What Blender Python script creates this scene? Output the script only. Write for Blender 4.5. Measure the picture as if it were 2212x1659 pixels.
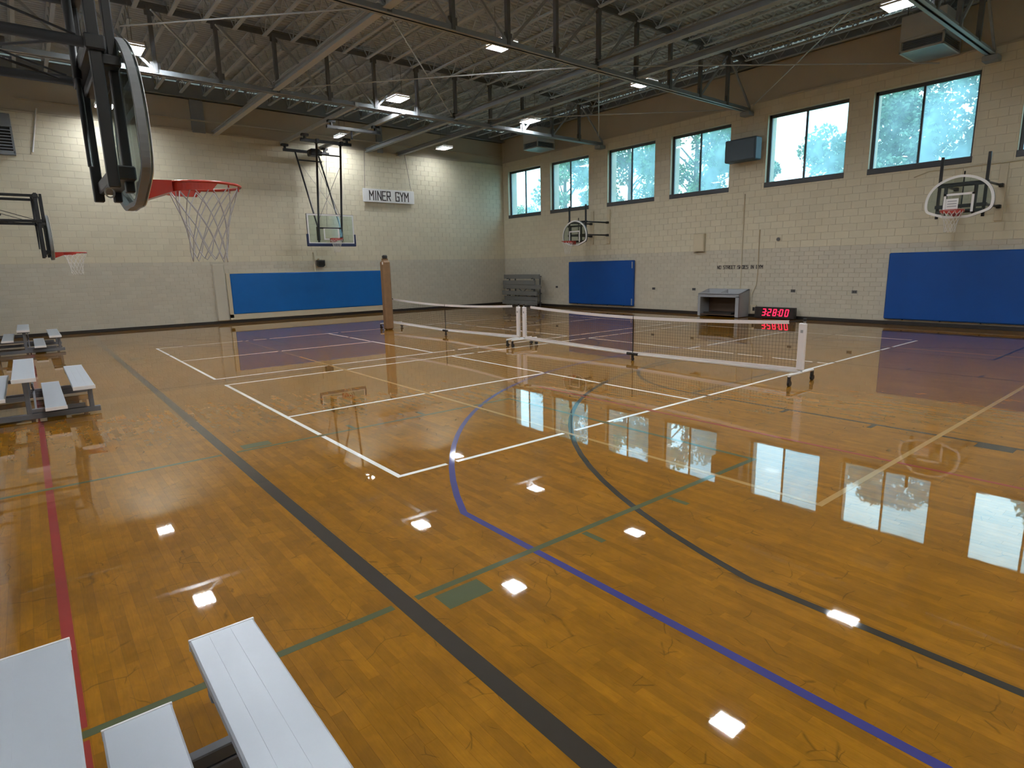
import bpy, math, random
from mathutils import Vector, Matrix
random.seed(7)
PI = math.pi
for o in list(bpy.data.objects):
    bpy.data.objects.remove(o)
SC = bpy.context.scene
COL = SC.collection
# ---------------------------------------------------------------- camera, sky, exposure
RX = Vector((0.77575183, -0.63066987, -0.02155467))
RU = Vector((0.13837432, 0.1366818, 0.98090297))
RF = Vector((0.61567982, 0.76391989, -0.19329967))
CAMP = Vector((-2.39912, -4.65593, 1.85686))
FPX = 1280.66
cd = bpy.data.cameras.new('camera')
cam = bpy.data.objects.new('camera', cd)
COL.objects.link(cam)
cd.sensor_fit = 'HORIZONTAL'
cd.sensor_width = 36
cd.lens = 36 * FPX / 2212
cd.clip_start = 0.05
cd.clip_end = 300
m = Matrix.Identity(4)
for r in range(3):
    m[r][0], m[r][1], m[r][2], m[r][3] = RX[r], RU[r], -RF[r], CAMP[r]
cam.matrix_world = m
SC.camera = cam
LIGHT = 245.0          # radiance of the lamp tubes
SKY = 5.8             # overcast sky
wd = bpy.data.worlds.new('overcast_sky')
SC.world = wd
wd.use_nodes = True
wn = wd.node_tree
bg = wn.nodes['Background']
bg.inputs[1].default_value = SKY
wtc = wn.nodes.new('ShaderNodeTexCoord')
wns = wn.nodes.new('ShaderNodeTexNoise')
wns.inputs['Scale'].default_value = 2.2
wns.inputs['Detail'].default_value = 4
wrp = wn.nodes.new('ShaderNodeValToRGB')
wrp.color_ramp.elements[0].color = (0.50, 0.74, 0.90, 1)
wrp.color_ramp.elements[1].color = (0.74, 0.93, 1.0, 1)
wrp.color_ramp.elements[0].position = 0.35
wrp.color_ramp.elements[1].position = 0.6
wn.links.new(wtc.outputs['Generated'], wns.inputs['Vector'])
wn.links.new(wns.outputs['Fac'], wrp.inputs[0])
wn.links.new(wrp.outputs[0], bg.inputs[0])
vs = SC.view_settings
vs.view_transform = 'Standard'
vs.look = 'None'
vs.exposure = 0.32
vs.gamma = 1
vs.use_curve_mapping = False
cy = SC.cycles
cy.use_denoising = True
cy.max_bounces = 9
cy.diffuse_bounces = 4
cy.glossy_bounces = 4
cy.transmission_bounces = 6
cy.transparent_max_bounces = 12
cy.caustics_reflective = False
cy.caustics_refractive = False
cy.sample_clamp_indirect = 6.0
# ---------------------------------------------------------------- room numbers
XL, XW, YB, YF = -3.7, 16.85, 19.6, -7.5       # left wall, window wall, back wall, wall behind the camera
LB, LR = 6.81, 6.92                            # ledges on back and window wall
DECK = 8.37
WIN = [(16.80, 19.19), (13.73, 16.14), (10.28, 12.68), (7.14, 9.57), (3.40, 5.85), (0.30, 2.75), (-3.06, -0.60), (-6.5, -4.05)]  # last opening is out of view, added for its daylight
WZ0, WZ1 = 4.25, 6.46


def proj(p):
    d = Vector(p) - CAMP
    z = d.dot(RF)
    if z < 0.05:
        return None
    return 1106 + FPX * d.dot(RX) / z, 829.5 - FPX * d.dot(RU) / z, z


# ---------------------------------------------------------------- materials
MATS = {}


def mat(name, col, rough=0.5, metal=0.0, spec=0.5, var=0.08, scale=6.0, bump=0.0, bscale=40.0, coat=0.0, crough=0.05, emit=None, estr=0.0, tone=0.0):
    if name in MATS:
        return MATS[name]
    ma = bpy.data.materials.new(name)
    ma.use_nodes = True
    nt = ma.node_tree
    b = nt.nodes['Principled BSDF']
    b.inputs['Roughness'].default_value = rough
    b.inputs['Metallic'].default_value = metal
    b.inputs['Specular IOR Level'].default_value = spec
    b.inputs['Coat Weight'].default_value = coat
    b.inputs['Coat Roughness'].default_value = crough
    geo = nt.nodes.new('ShaderNodeNewGeometry')
    nz = nt.nodes.new('ShaderNodeTexNoise')
    nz.inputs['Scale'].default_value = scale
    nz.inputs['Detail'].default_value = 5
    nt.links.new(geo.outputs['Position'], nz.inputs['Vector'])
    mr = nt.nodes.new('ShaderNodeMapRange')
    mr.inputs[3].default_value = 1 - var
    mr.inputs[4].default_value = 1 + var
    nt.links.new(nz.outputs['Fac'], mr.inputs[0])
    val = mr.outputs[0]
    if tone:
        at = nt.nodes.new('ShaderNodeAttribute')
        at.attribute_name = 'tone'
        m2 = nt.nodes.new('ShaderNodeMapRange')
        m2.inputs[3].default_value = 1 - tone
        m2.inputs[4].default_value = 1 + tone
        nt.links.new(at.outputs['Fac'], m2.inputs[0])
        mu = nt.nodes.new('ShaderNodeMath')
        mu.operation = 'MULTIPLY'
        nt.links.new(val, mu.inputs[0])
        nt.links.new(m2.outputs[0], mu.inputs[1])
        val = mu.outputs[0]
    vm = nt.nodes.new('ShaderNodeVectorMath')
    vm.operation = 'SCALE'
    vm.inputs[0].default_value = col
    nt.links.new(val, vm.inputs['Scale'])
    nt.links.new(vm.outputs[0], b.inputs['Base Color'])
    if bump:
        n2 = nt.nodes.new('ShaderNodeTexNoise')
        n2.inputs['Scale'].default_value = bscale
        n2.inputs['Detail'].default_value = 3
        nt.links.new(geo.outputs['Position'], n2.inputs['Vector'])
        bp = nt.nodes.new('ShaderNodeBump')
        bp.inputs['Strength'].default_value = bump
        bp.inputs['Distance'].default_value = 0.01
        nt.links.new(n2.outputs['Fac'], bp.inputs['Height'])
        nt.links.new(bp.outputs[0], b.inputs['Normal'])
    if emit:
        b.inputs['Emission Color'].default_value = (*emit, 1)
        b.inputs['Emission Strength'].default_value = estr
    MATS[name] = ma
    return ma


def wood_floor():
    ma = bpy.data.materials.new('maple_strip')
    ma.use_nodes = True
    nt = ma.node_tree
    L = nt.links.new
    N = nt.nodes.new
    b = nt.nodes['Principled BSDF']
    geo = N('ShaderNodeNewGeometry')

    def noise(sc, det, dist=0.0, vec=(1, 1, 1)):
        mp = N('ShaderNodeVectorMath')
        mp.operation = 'MULTIPLY'
        mp.inputs[1].default_value = vec
        L(geo.outputs['Position'], mp.inputs[0])
        n = N('ShaderNodeTexNoise')
        n.inputs['Scale'].default_value = sc
        n.inputs['Detail'].default_value = det
        n.inputs['Distortion'].default_value = dist
        L(mp.outputs[0], n.inputs['Vector'])
        return n

    def rng(sock, a, c, lo, hi):
        r = N('ShaderNodeMapRange')
        for i, v in zip((1, 2, 3, 4), (a, c, lo, hi)):
            r.inputs[i].default_value = v
        L(sock, r.inputs[0])
        return r.outputs[0]

    def mul(a, c):
        x = N('ShaderNodeMath')
        x.operation = 'MULTIPLY'
        L(a, x.inputs[0])
        L(c, x.inputs[1])
        return x.outputs[0]
    at = N('ShaderNodeAttribute')
    at.attribute_name = 'tone'
    grain = noise(9.0, 6, 0.6, (14, 1, 1))
    blot = noise(2.6, 5, 0.3)
    mot = noise(16.0, 4, 0.8, (1, 0.6, 1))
    v = mul(rng(at.outputs['Fac'], 0, 1, 0.86, 1.11), rng(grain.outputs['Fac'], 0.3, 0.7, 0.92, 1.07))
    v = mul(v, rng(blot.outputs['Fac'], 0.3, 0.7, 0.88, 1.12))
    v = mul(v, rng(mot.outputs['Fac'], 0.3, 0.72, 0.90, 1.09))
    # scuffs: short broken dark strokes left by shoes
    wob = noise(3.0, 3)
    vadd = N('ShaderNodeVectorMath')
    vadd.operation = 'MULTIPLY_ADD'
    vadd.inputs[1].default_value = (0.22, 0.22, 0)
    L(wob.outputs['Color'], vadd.inputs[0])
    L(geo.outputs['Position'], vadd.inputs[2])
    for sc, th, ms in ((1.9, 0.008, 3.7), (3.7, 0.014, 5.3)):
        vo = N('ShaderNodeTexVoronoi')
        vo.feature = 'DISTANCE_TO_EDGE'
        vo.inputs['Scale'].default_value = sc
        L(vadd.outputs[0], vo.inputs['Vector'])
        near = rng(vo.outputs['Distance'], 0, th, 1, 0)
        mask = rng(noise(ms, 2).outputs['Fac'], 0.56, 0.62, 0, 0.45)
        k = mul(near, mask)
        inv = N('ShaderNodeMath')
        inv.operation = 'SUBTRACT'
        inv.inputs[0].default_value = 1
        L(k, inv.inputs[1])
        v = mul(v, inv.outputs[0])
    vm = N('ShaderNodeVectorMath')
    vm.operation = 'SCALE'
    vm.inputs[0].default_value = (0.245, 0.104, 0.003)
    L(v, vm.inputs['Scale'])
    L(vm.outputs[0], b.inputs['Base Color'])
    b.inputs['Roughness'].default_value = 0.5
    b.inputs['Specular IOR Level'].default_value = 0.05
    b.inputs['Coat Weight'].default_value = 1.0
    b.inputs['Coat IOR'].default_value = 1.55
    b.inputs['Coat Roughness'].default_value = 0.02
    bw = noise(1.0, 2, 0.0, (7, 3.5, 1))
    bp = N('ShaderNodeBump')
    bp.inputs['Strength'].default_value = 0.35
    bp.inputs['Distance'].default_value = 0.0004
    L(bw.outputs['Fac'], bp.inputs['Height'])
    L(bp.outputs[0], b.inputs['Coat Normal'])
    return ma


def glass(name, tint=(0.9, 0.97, 1.0), clear=0.86, haze=0.0, hcol=(0.6, 0.8, 0.95)):
    ma = bpy.data.materials.new(name)
    ma.use_nodes = True
    nt = ma.node_tree
    nt.nodes.remove(nt.nodes['Principled BSDF'])
    out = nt.nodes['Material Output']
    tr = nt.nodes.new('ShaderNodeBsdfTransparent')
    tr.inputs[0].default_value = (*[c * clear for c in tint], 1)
    gl = nt.nodes.new('ShaderNodeBsdfGlossy')
    gl.inputs['Roughness'].default_value = 0.02
    fr = nt.nodes.new('ShaderNodeFresnel')
    gb = nt.nodes.new('ShaderNodeNewGeometry')
    mi = nt.nodes.new('ShaderNodeMapRange')
    mi.inputs[3].default_value = 1.5
    mi.inputs[4].default_value = 1 / 1.5
    nt.links.new(gb.outputs['Backfacing'], mi.inputs[0])
    nt.links.new(mi.outputs[0], fr.inputs[0])
    mx = nt.nodes.new('ShaderNodeMixShader')
    nt.links.new(fr.outputs[0], mx.inputs[0])
    nt.links.new(gl.outputs[0], mx.inputs[2])
    base = tr.outputs[0]
    if haze:
        tl = nt.nodes.new('ShaderNodeBsdfTranslucent')
        tl.inputs[0].default_value = (*hcol, 1)
        mh = nt.nodes.new('ShaderNodeMixShader')
        nz = nt.nodes.new('ShaderNodeTexNoise')
        geo = nt.nodes.new('ShaderNodeNewGeometry')
        nz.inputs['Scale'].default_value = 1.7
        nt.links.new(geo.outputs['Position'], nz.inputs['Vector'])
        mr = nt.nodes.new('ShaderNodeMapRange')
        mr.inputs[1].default_value = 0.3
        mr.inputs[2].default_value = 0.7
        mr.inputs[3].default_value = haze * 0.7
        mr.inputs[4].default_value = min(1, haze * 1.3)
        nt.links.new(nz.outputs['Fac'], mr.inputs[0])
        nt.links.new(mr.outputs[0], mh.inputs[0])
        nt.links.new(tr.outputs[0], mh.inputs[1])
        nt.links.new(tl.outputs[0], mh.inputs[2])
        base = mh.outputs[0]
    nt.links.new(base, mx.inputs[1])
    nt.links.new(mx.outputs[0], out.inputs[0])
    MATS[name] = ma
    return ma


WOOD = wood_floor()
SLAB = mat('floor_bed', (0.03, 0.015, 0.006), 0.8)
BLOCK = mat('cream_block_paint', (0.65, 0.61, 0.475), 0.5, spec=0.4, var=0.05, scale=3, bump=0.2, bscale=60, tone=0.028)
TILE = mat('cream_glazed_tile', (0.555, 0.53, 0.445), 0.32, spec=0.5, var=0.05, scale=2, tone=0.04)
MORTAR = mat('mortar', (0.57, 0.53, 0.43), 0.8, var=0.1, scale=20)
UPPER = mat('upper_wall_shade_tone', (0.46, 0.42, 0.33), 0.7, var=0.06, scale=2, bump=0.2, bscale=30)  # same cream wall paint, darkened for the unlit zone above the lamps
BRICKOUT = mat('outside_brick', (0.42, 0.36, 0.27), 0.8, var=0.2, scale=14, bump=0.4)
RUBBER = mat('dark_rubber', (0.018, 0.015, 0.014), 0.35, var=0.2)
DECKM = mat('roof_deck_paint', (0.38, 0.43, 0.47), 0.6, var=0.12, scale=3)
STEEL = mat('grey_steel_paint', (0.24, 0.27, 0.29), 0.45, var=0.1)
STEELD = mat('dark_steel_paint', (0.10, 0.105, 0.11), 0.5, var=0.15)
STEELL = mat('light_steel_paint', (0.40, 0.43, 0.44), 0.4, var=0.08)
BLACK = mat('black_powder_coat', (0.009, 0.010, 0.012), 0.4, spec=0.35, var=0.2)
BLACKP = mat('black_plastic', (0.015, 0.015, 0.016), 0.4, var=0.1)
FRAMEM = mat('dark_bronze_frame', (0.045, 0.05, 0.06), 0.4, var=0.1)
WHITE = mat('white_paint', (0.78, 0.79, 0.80), 0.4, var=0.04)
TAPE = mat('white_net_tape', (0.80, 0.80, 0.84), 0.6, var=0.04)
BEIGE = mat('beige_paint', (0.60, 0.54, 0.40), 0.5, var=0.04)
BLUE = mat('blue_vinyl', (0.003, 0.12, 0.42), 0.45, spec=0.3, var=0.08, scale=3, bump=0.1, bscale=20)
BLUE2 = mat('deep_blue_vinyl', (0.004, 0.068, 0.31), 0.45, spec=0.3, var=0.08, scale=3, bump=0.1, bscale=20)
NAVY = mat('navy_padding', (0.012, 0.025, 0.09), 0.5)
RED = mat('red_rim_paint', (0.42, 0.028, 0.014), 0.35, var=0.1, coat=0.4)
CORD = mat('grey_white_cord', (0.50, 0.49, 0.50), 0.8, var=0.15, scale=30)
CORDW = mat('white_cord', (0.72, 0.71, 0.68), 0.8, var=0.1, scale=30)
ALU = mat('anodised_aluminium', (0.45, 0.50, 0.57), 0.36, metal=0.15, var=0.05, scale=4)
GALV = mat('galvanised_frame', (0.16, 0.17, 0.19), 0.5, metal=0.5, var=0.15)
GREYC = mat('grey_laminate', (0.33, 0.35, 0.38), 0.5, var=0.05)
BROWN = mat('brown_recess', (0.085, 0.050, 0.030), 0.6, var=0.25, scale=5)
POSTW = mat('brown_post_pad', (0.20, 0.115, 0.055), 0.5, var=0.2, scale=8)
SPK = mat('slate_speaker', (0.055, 0.085, 0.115), 0.6, var=0.1)
NETM = mat('black_netting', (0.02, 0.02, 0.022), 0.8)
LED = mat('red_led', (0.3, 0.0, 0.01), 0.4, emit=(1.0, 0.012, 0.05), estr=3.2)
TUBE = mat('lamp_tube', (0.9, 0.9, 0.9), 0.5, emit=(0.97, 0.99, 1.0), estr=LIGHT)
TUBE2 = mat('lamp_tube_dimmed', (0.9, 0.9, 0.9), 0.5, emit=(0.97, 0.99, 1.0), estr=LIGHT * 0.22)
TUBE3 = mat('lamp_tube_half', (0.9, 0.9, 0.9), 0.5, emit=(0.97, 0.99, 1.0), estr=LIGHT * 0.40)
LAMPW = mat('lamp_housing', (0.75, 0.76, 0.78), 0.35)
GREYV = mat('grey_louvre', (0.22, 0.25, 0.28), 0.4, metal=0.3)
PRINT = mat('black_lettering', (0.035, 0.028, 0.03), 0.6, var=0.15)
LEAF = [mat('leaf_green_' + n, c, 0.6, var=0.35, scale=3) for n, c in (('a', (0.09, 0.19, 0.06)), ('b', (0.11, 0.21, 0.10)), ('c', (0.08, 0.17, 0.10)))]
BARK = mat('bark', (0.10, 0.08, 0.06), 0.9, var=0.3)
LAWN = mat('lawn', (0.09, 0.16, 0.05), 0.9, var=0.3)
PCLEAR = glass('glare_hazed_pane', (0.84, 0.97, 1.0), 0.86, 0.13, (0.55, 0.80, 0.95))  # clear glass; its haze stands in for lens glare washing out the trees
PHAZE = glass('weathered_pane', (0.80, 0.96, 1.0), 0.80, 0.26, (0.55, 0.80, 0.95))
BOARDG = glass('backboard_glass', (0.93, 1.0, 0.98), 0.93)
BOARDA = glass('acrylic_board', (0.90, 0.97, 0.96), 0.86)


def line_paint(name, col):
    return mat(name, col, 0.5, spec=0.15, var=0.12, scale=9, coat=1.0, crough=0.05)


P_BLACK = line_paint('black_line_paint', (0.022, 0.016, 0.010))
P_BLUE = line_paint('blue_line_paint', (0.030, 0.030, 0.17))
P_GREEN = line_paint('green_line_paint', (0.060, 0.075, 0.030))
P_RED = line_paint('red_line_paint', (0.24, 0.018, 0.014))
P_YEL = line_paint('yellow_line_paint', (0.36, 0.21, 0.06))
P_WHITE = line_paint('white_line_tape', (0.88, 0.90, 0.90))


# ---------------------------------------------------------------- mesh helpers
class MB:
    def __init__(s):
        s.v, s.f, s.sm, s.tn = [], [], [], []
        s.tone = None

    def face(s, pts, smooth=False):
        i = len(s.v)
        s.v += [tuple(p) for p in pts]
        s.f.append(tuple(range(i, i + len(pts))))
        s.sm.append(smooth)
        s.tn.append(s.tone)

    def faces(s, pts, fs, smooth=False):
        i = len(s.v)
        s.v += [tuple(p) for p in pts]
        for f in fs:
            s.f.append(tuple(i + k for k in f))
            s.sm.append(smooth)
            s.tn.append(s.tone)

    def box(s, x0, x1, y0, y1, z0, z1):
        p = [(x, y, z) for z in (z0, z1) for y in (y0, y1) for x in (x0, x1)]
        s.faces(p, [(0, 2, 3, 1), (4, 5, 7, 6), (0, 1, 5, 4), (2, 6, 7, 3), (0, 4, 6, 2), (1, 3, 7, 5)])
        return s

    def bbox(s, x0, x1, y0, y1, z0, z1, b):
        """box with chamfered edges (8 corners cut into 24 points)"""
        X, Y, Z = (x0, x1), (y0, y1), (z0, z1)
        idx = {}
        pts = []
        for i in (0, 1):
            for j in (0, 1):
                for k in (0, 1):
                    sx, sy, sz = 1 - 2 * i, 1 - 2 * j, 1 - 2 * k
                    for a in range(3):
                        q = [X[i] + sx * b, Y[j] + sy * b, Z[k] + sz * b]
                        q[a] = (X[i], Y[j], Z[k])[a]
                        idx[i, j, k, a] = len(pts)
                        pts.append(q)
        fs = []
        for a in range(3):
            o = [t for t in range(3) if t != a]
            for e in (0, 1):
                loop = []
                for u, w in ((0, 0), (1, 0), (1, 1), (0, 1)):
                    c = [0, 0, 0]
                    c[a], c[o[0]], c[o[1]] = e, u, w
                    loop.append(idx[c[0], c[1], c[2], a])
                fs.append(tuple(loop))
        for a in range(3):
            o = [t for t in range(3) if t != a]
            for u in (0, 1):
                for w in (0, 1):
                    c0 = [0, 0, 0]
                    c0[o[0]], c0[o[1]] = u, w
                    c1 = list(c0)
                    c1[a] = 1
                    fs.append((idx[(*c0, o[0])], idx[(*c1, o[0])], idx[(*c1, o[1])], idx[(*c0, o[1])]))
        for i in (0, 1):
            for j in (0, 1):
                for k in (0, 1):
                    fs.append((idx[i, j, k, 0], idx[i, j, k, 1], idx[i, j, k, 2]))
        s.faces(pts, fs)
        return s

    def _basis(s, d):
        d = d.normalized()
        up = Vector((0, 0, 1)) if abs(d.z) < 0.95 else Vector((0, 1, 0))
        r = d.cross(up).normalized()
        return r, r.cross(d).normalized()

    def bar(s, a, b, w, h=None):
        a, b = Vector(a), Vector(b)
        h = h or w
        r, u = s._basis(b - a)
        p = []
        for c in (a, b):
            for su, sr in ((-1, -1), (-1, 1), (1, 1), (1, -1)):
                p.append(c + u * (su * h / 2) + r * (sr * w / 2))
        s.faces(p, [(0, 3, 2, 1), (4, 5, 6, 7), (0, 1, 5, 4), (1, 2, 6, 5), (2, 3, 7, 6), (3, 0, 4, 7)])
        return s

    def tube(s, pts, r, n=8, closed=False, cap=True):
        pts = [Vector(p) for p in pts]
        N = len(pts)
        rings = []
        pr = None
        for i, p in enumerate(pts):
            if closed:
                d = pts[(i + 1) % N] - pts[i - 1]
            else:
                d = pts[min(i + 1, N - 1)] - pts[max(i - 1, 0)]
            if d.length < 1e-9:
                d = Vector((0, 0, 1))
            d.normalize()
            if pr is None:
                a, b = s._basis(d)
            else:
                a = pr - d * pr.dot(d)
                if a.length < 1e-6:
                    a, b = s._basis(d)
                a.normalize()
            b = a.cross(d)
            pr = a
            rr = r[i] if isinstance(r, (list, tuple)) else r
            rings.append([p + (a * math.cos(t) + b * math.sin(t)) * rr for t in [2 * PI * k / n for k in range(n)]])
        i0 = len(s.v)
        for rg in rings:
            s.v += [tuple(q) for q in rg]
        for i in range(N if closed else N - 1):
            j = (i + 1) % N
            for k in range(n):
                k2 = (k + 1) % n
                s.f.append((i0 + i * n + k, i0 + i * n + k2, i0 + j * n + k2, i0 + j * n + k))
                s.sm.append(n > 4)
                s.tn.append(s.tone)
        if cap and not closed:
            s.f.append(tuple(i0 + k for k in range(n)))
            s.f.append(tuple(i0 + (N - 1) * n + k for k in reversed(range(n))))
            s.sm += [False, False]
            s.tn += [s.tone, s.tone]
        return s

    def prism(s, poly, t0, t1, axis='x'):
        """2D outline extruded between t0 and t1 along an axis; outline (a,b) = the other two axes in order"""
        def P(q, t):
            return {'x': (t, q[0], q[1]), 'y': (q[0], t, q[1]), 'z': (q[0], q[1], t)}[axis]
        n = len(poly)
        pts = [P(q, t0) for q in poly] + [P(q, t1) for q in poly]
        s.faces(pts, [tuple(range(n)), tuple(range(2 * n - 1, n - 1, -1))] + [(i, i + n, (i + 1) % n + n, (i + 1) % n) for i in range(n)])
        return s

    def ring(s, outer, inner, t0, t1, axis='x'):
        """band between two outlines with equal point counts"""
        def P(q, t):
            return {'x': (t, q[0], q[1]), 'y': (q[0], t, q[1]), 'z': (q[0], q[1], t)}[axis]
        n = len(outer)
        pts = [P(q, t) for t in (t0, t1) for o in (outer, inner) for q in o]
        fs = []
        for i in range(n):
            j = (i + 1) % n
            fs += [(i, j, n + j, n + i), (2 * n + i, 3 * n + i, 3 * n + j, 2 * n + j), (i, 2 * n + i, 2 * n + j, j), (n + i, n + j, 3 * n + j, 3 * n + i)]
        s.faces(pts, fs)
        return s

    def mesh(s, name, ma, off=(0, 0, 0)):
        me = bpy.data.meshes.new(name)
        v = s.v
        if off != (0, 0, 0):
            v = [(a - off[0], b - off[1], c - off[2]) for a, b, c in v]
        me.from_pydata(v, [], s.f)
        me.materials.append(ma)
        me.polygons.foreach_set('use_smooth', s.sm)
        if any(t is not None for t in s.tn):
            at = me.attributes.new('tone', 'FLOAT', 'FACE')
            at.data.foreach_set('value', [0.5 if t is None else t for t in s.tn])
        me.update()
        return me

    def build(s, name, ma, parent=None):
        off = (0, 0, 0)
        if parent is None:
            xs, ys, zs = zip(*s.v)
            off = ((min(xs) + max(xs)) / 2, (min(ys) + max(ys)) / 2, min(zs))
        o = bpy.data.objects.new(name, s.mesh(name, ma, off))
        COL.objects.link(o)
        o.location = off
        if parent is not None:
            o.parent = parent
            if parent.get('world'):
                o.matrix_parent_inverse = Matrix.Translation(-Vector(parent.location))
        return o


def tag(o, label=None, cat=None, group=None, kind=None):
    for k, v in (('label', label), ('category', cat), ('group', group), ('kind', kind)):
        if v:
            o[k] = v
    return o


def thing(name, label, cat, loc, rz=0.0, group=None, world=True):
    """Empty at the base of a thing; world=True: its parts are written in world coordinates"""
    o = bpy.data.objects.new(name, None)
    COL.objects.link(o)
    o.location = loc
    o.rotation_euler = (0, 0, rz)
    o.empty_display_size = 0.2
    if world:
        o['world'] = 1
    return tag(o, label, cat, group)


def struct(name, mb, ma):
    return tag(mb.build(name, ma), kind='structure')


def part(mb, name, ma, parent):
    """part of a structure object that is itself a mesh with its own origin"""
    o = bpy.data.objects.new(name, mb.mesh(name, ma))
    COL.objects.link(o)
    o.parent = parent
    o.matrix_parent_inverse = Matrix.Translation(-Vector(parent.location))
    return o


def put(name, me, loc, parent):
    o = bpy.data.objects.new(name, me)
    COL.objects.link(o)
    o.parent = parent
    o.matrix_parent_inverse = Matrix.Translation(-Vector(parent.location))
    o.location = loc
    return o


def copy_tree(o, parent=None):
    c = o.copy()
    COL.objects.link(c)
    if parent is not None:
        c.parent = parent
        c.matrix_parent_inverse = o.matrix_parent_inverse.copy()
    for ch in list(o.children):
        copy_tree(ch, c)
    return c


# ================================================================= FLOOR
fl = struct('floor', MB().box(XL, XW, YF, YB, -0.12, -0.003), SLAB)
PW = 0.05715
cols = int((XW - XL) / PW)
planks = []
for i in range(cols):
    x0 = XL + i * PW
    y = YF - random.random()
    while y < YB:
        ln = random.choice((0.25, 0.35, 0.5, 0.7, 0.9))
        a, b = max(y, YF), min(y + ln, YB)
        if b - a > 0.05:
            planks.append((x0, a, b, b - a == ln, ln))
        y += ln
TN = 7


def plank_mb(w, ln, tone):
    mb = MB()
    mb.tone = tone
    g = 0.0003
    z = [random.uniform(-0.8e-5, 0.8e-5) for _ in range(2)]
    zz = [z[0], z[1], z[1], z[0]]
    p = [(g, g), (w - g, g), (w - g, ln - g), (g, ln - g)]
    pts = [(a, b, zz[k]) for k, (a, b) in enumerate(p)] + [(a, b, -0.003) for a, b in p]
    mb.faces(pts, [(0, 1, 2, 3), (0, 4, 5, 1), (1, 5, 6, 2), (2, 6, 7, 3), (3, 7, 4, 0)])
    return mb


near = []
for k, (x0, a, b, full, ln) in enumerate(planks):
    if not full:
        continue
    q = proj((x0 + PW / 2, (a + b) / 2, 0))
    if q and 20 < q[0] < 2190 and 760 < q[1] < 1640 and not (-3.6 < x0 < -1.8 and a < -2.2):
        near.append((q[2], k))
near.sort()
single = {k for _, k in near[:300]}
pcache = {}
for k in sorted(single):
    x0, a, b, full, ln = planks[k]
    key = (ln, random.randrange(TN), random.randrange(3))
    if key not in pcache:
        pcache[key] = plank_mb(PW, ln, key[1] / (TN - 1)).mesh('plank', WOOD)
    put('plank', pcache[key], (x0, a, 0), fl)
mb = MB()
for k, (x0, a, b, full, ln) in enumerate(planks):
    if k in single:
        continue
    t = plank_mb(PW, b - a, random.randrange(TN) / (TN - 1))
    mb.tone = t.tone
    mb.faces([(p[0] + x0, p[1] + a, p[2]) for p in t.v], t.f)
tag(part(mb, 'plank_field', WOOD, fl), kind='stuff')

# ---- painted court lines (thin films of paint on the strips, parts of the floor)
FT = 0.3048
G = 0.69
LINES = []      # (name, points, width, paint)


def ln_(name, pts, w, p):
    LINES.append((name, [Vector((a, b)) for a, b in pts], w, p))


def arc(cx, cy_, r, a0, a1, n=48):
    return [(cx + r * math.cos(a0 + (a1 - a0) * i / n), cy_ + r * math.sin(a0 + (a1 - a0) * i / n)) for i in range(n + 1)]


def mirror(pts):
    return [(a, 13.0 - b) for a, b in pts]


ln_('black_line', [(-0.97, YF), (-0.97, 18.6)], 0.105, P_BLACK)
ln_('black_line', [(14.97, YF), (14.97, 18.6)], 0.105, P_BLACK)
t0 = math.asin(3.2 / 7.70)
blue = [(0, YF)] + [(0, -4.25 + 3.2)] + arc(7, -4.25, 7.70, PI - t0, t0)[1:-1] + [(14, -4.25 + 3.2), (14, YF)]
ln_('blue_line', blue, 0.055, P_BLUE)
ln_('blue_line', mirror(blue[1:-1]), 0.055, P_BLUE)
t1 = math.acos(6.29 / 6.41)
blk = [(0.71, YF)] + arc(7, -4.25, 6.41, PI - t1, t1) + [(13.29, YF)]
ln_('black_line', blk, 0.055, P_BLACK)
ln_('black_line', mirror(blk[1:-1]), 0.055, P_BLACK)
ln_('black_line', arc(7, 6.5, 1.83, 0, 2 * PI, 40), 0.05, P_BLACK)
ln_('black_line', [(-0.9, 6.5), (14.9, 6.5)], 0.05, P_BLACK)
for f in (lambda p: p, mirror):
    ln_('black_line', f([(4.94, YF if f(((0, 1),))[0][1] == 1 else -5.0), (4.94, 0.28), (9.06, 0.28), (9.06, -5.0)]), 0.05, P_BLACK)
    ln_('black_line', f(arc(7, 0.28, 2.06, 0, PI, 30)), 0.05, P_BLACK)
    for s in (-1, 1):
        c = 7 + s * 2.16
        ln_('lane_block', f([(c, -3.43), (c, -3.12)]), 0.18, P_BLACK)
        for ty in (-2.16, -1.15, -0.2):
            ln_('lane_mark', f([(7 + s * 2.08, ty), (7 + s * 2.26, ty)]), 0.05, P_BLACK)
for yc in (0.0, 13.0):
    for left in (True, False):
        fx = (lambda x: x) if left else (lambda x: 14.0 - x)
        pn, nm = (P_GREEN, 'green_line') if left else (P_BLACK, 'black_line')
        ln_(nm, [(fx(-3.0), yc - 1.87), (fx(2.8), yc - 1.87), (fx(2.8), yc + 1.87), (fx(-3.0), yc + 1.87)], 0.05, pn)
        for s in (-1, 1):
            ln_('lane_block', [(fx(-0.81), yc + s * 2.01), (fx(-0.51), yc + s * 2.01)], 0.17, pn)
            for tx in (0.44, 1.41):
                ln_('lane_mark', [(fx(tx), yc + s * 1.91), (fx(tx), yc + s * 2.10)], 0.05, pn)
ln_('red_line', [(-2.475, YF), (-2.475, 18.4)], 0.055, P_RED)
ln_('red_line', [(3.67, YF), (3.67, 2.2)], 0.045, P_RED)
ln_('yellow_line', [(2.15, 15.8), (2.15, -2.78), (11.85, -2.78), (11.85, 15.8), (2.15, 15.8)], 0.05, P_YEL)
WL = []
hw = 0.025
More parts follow.
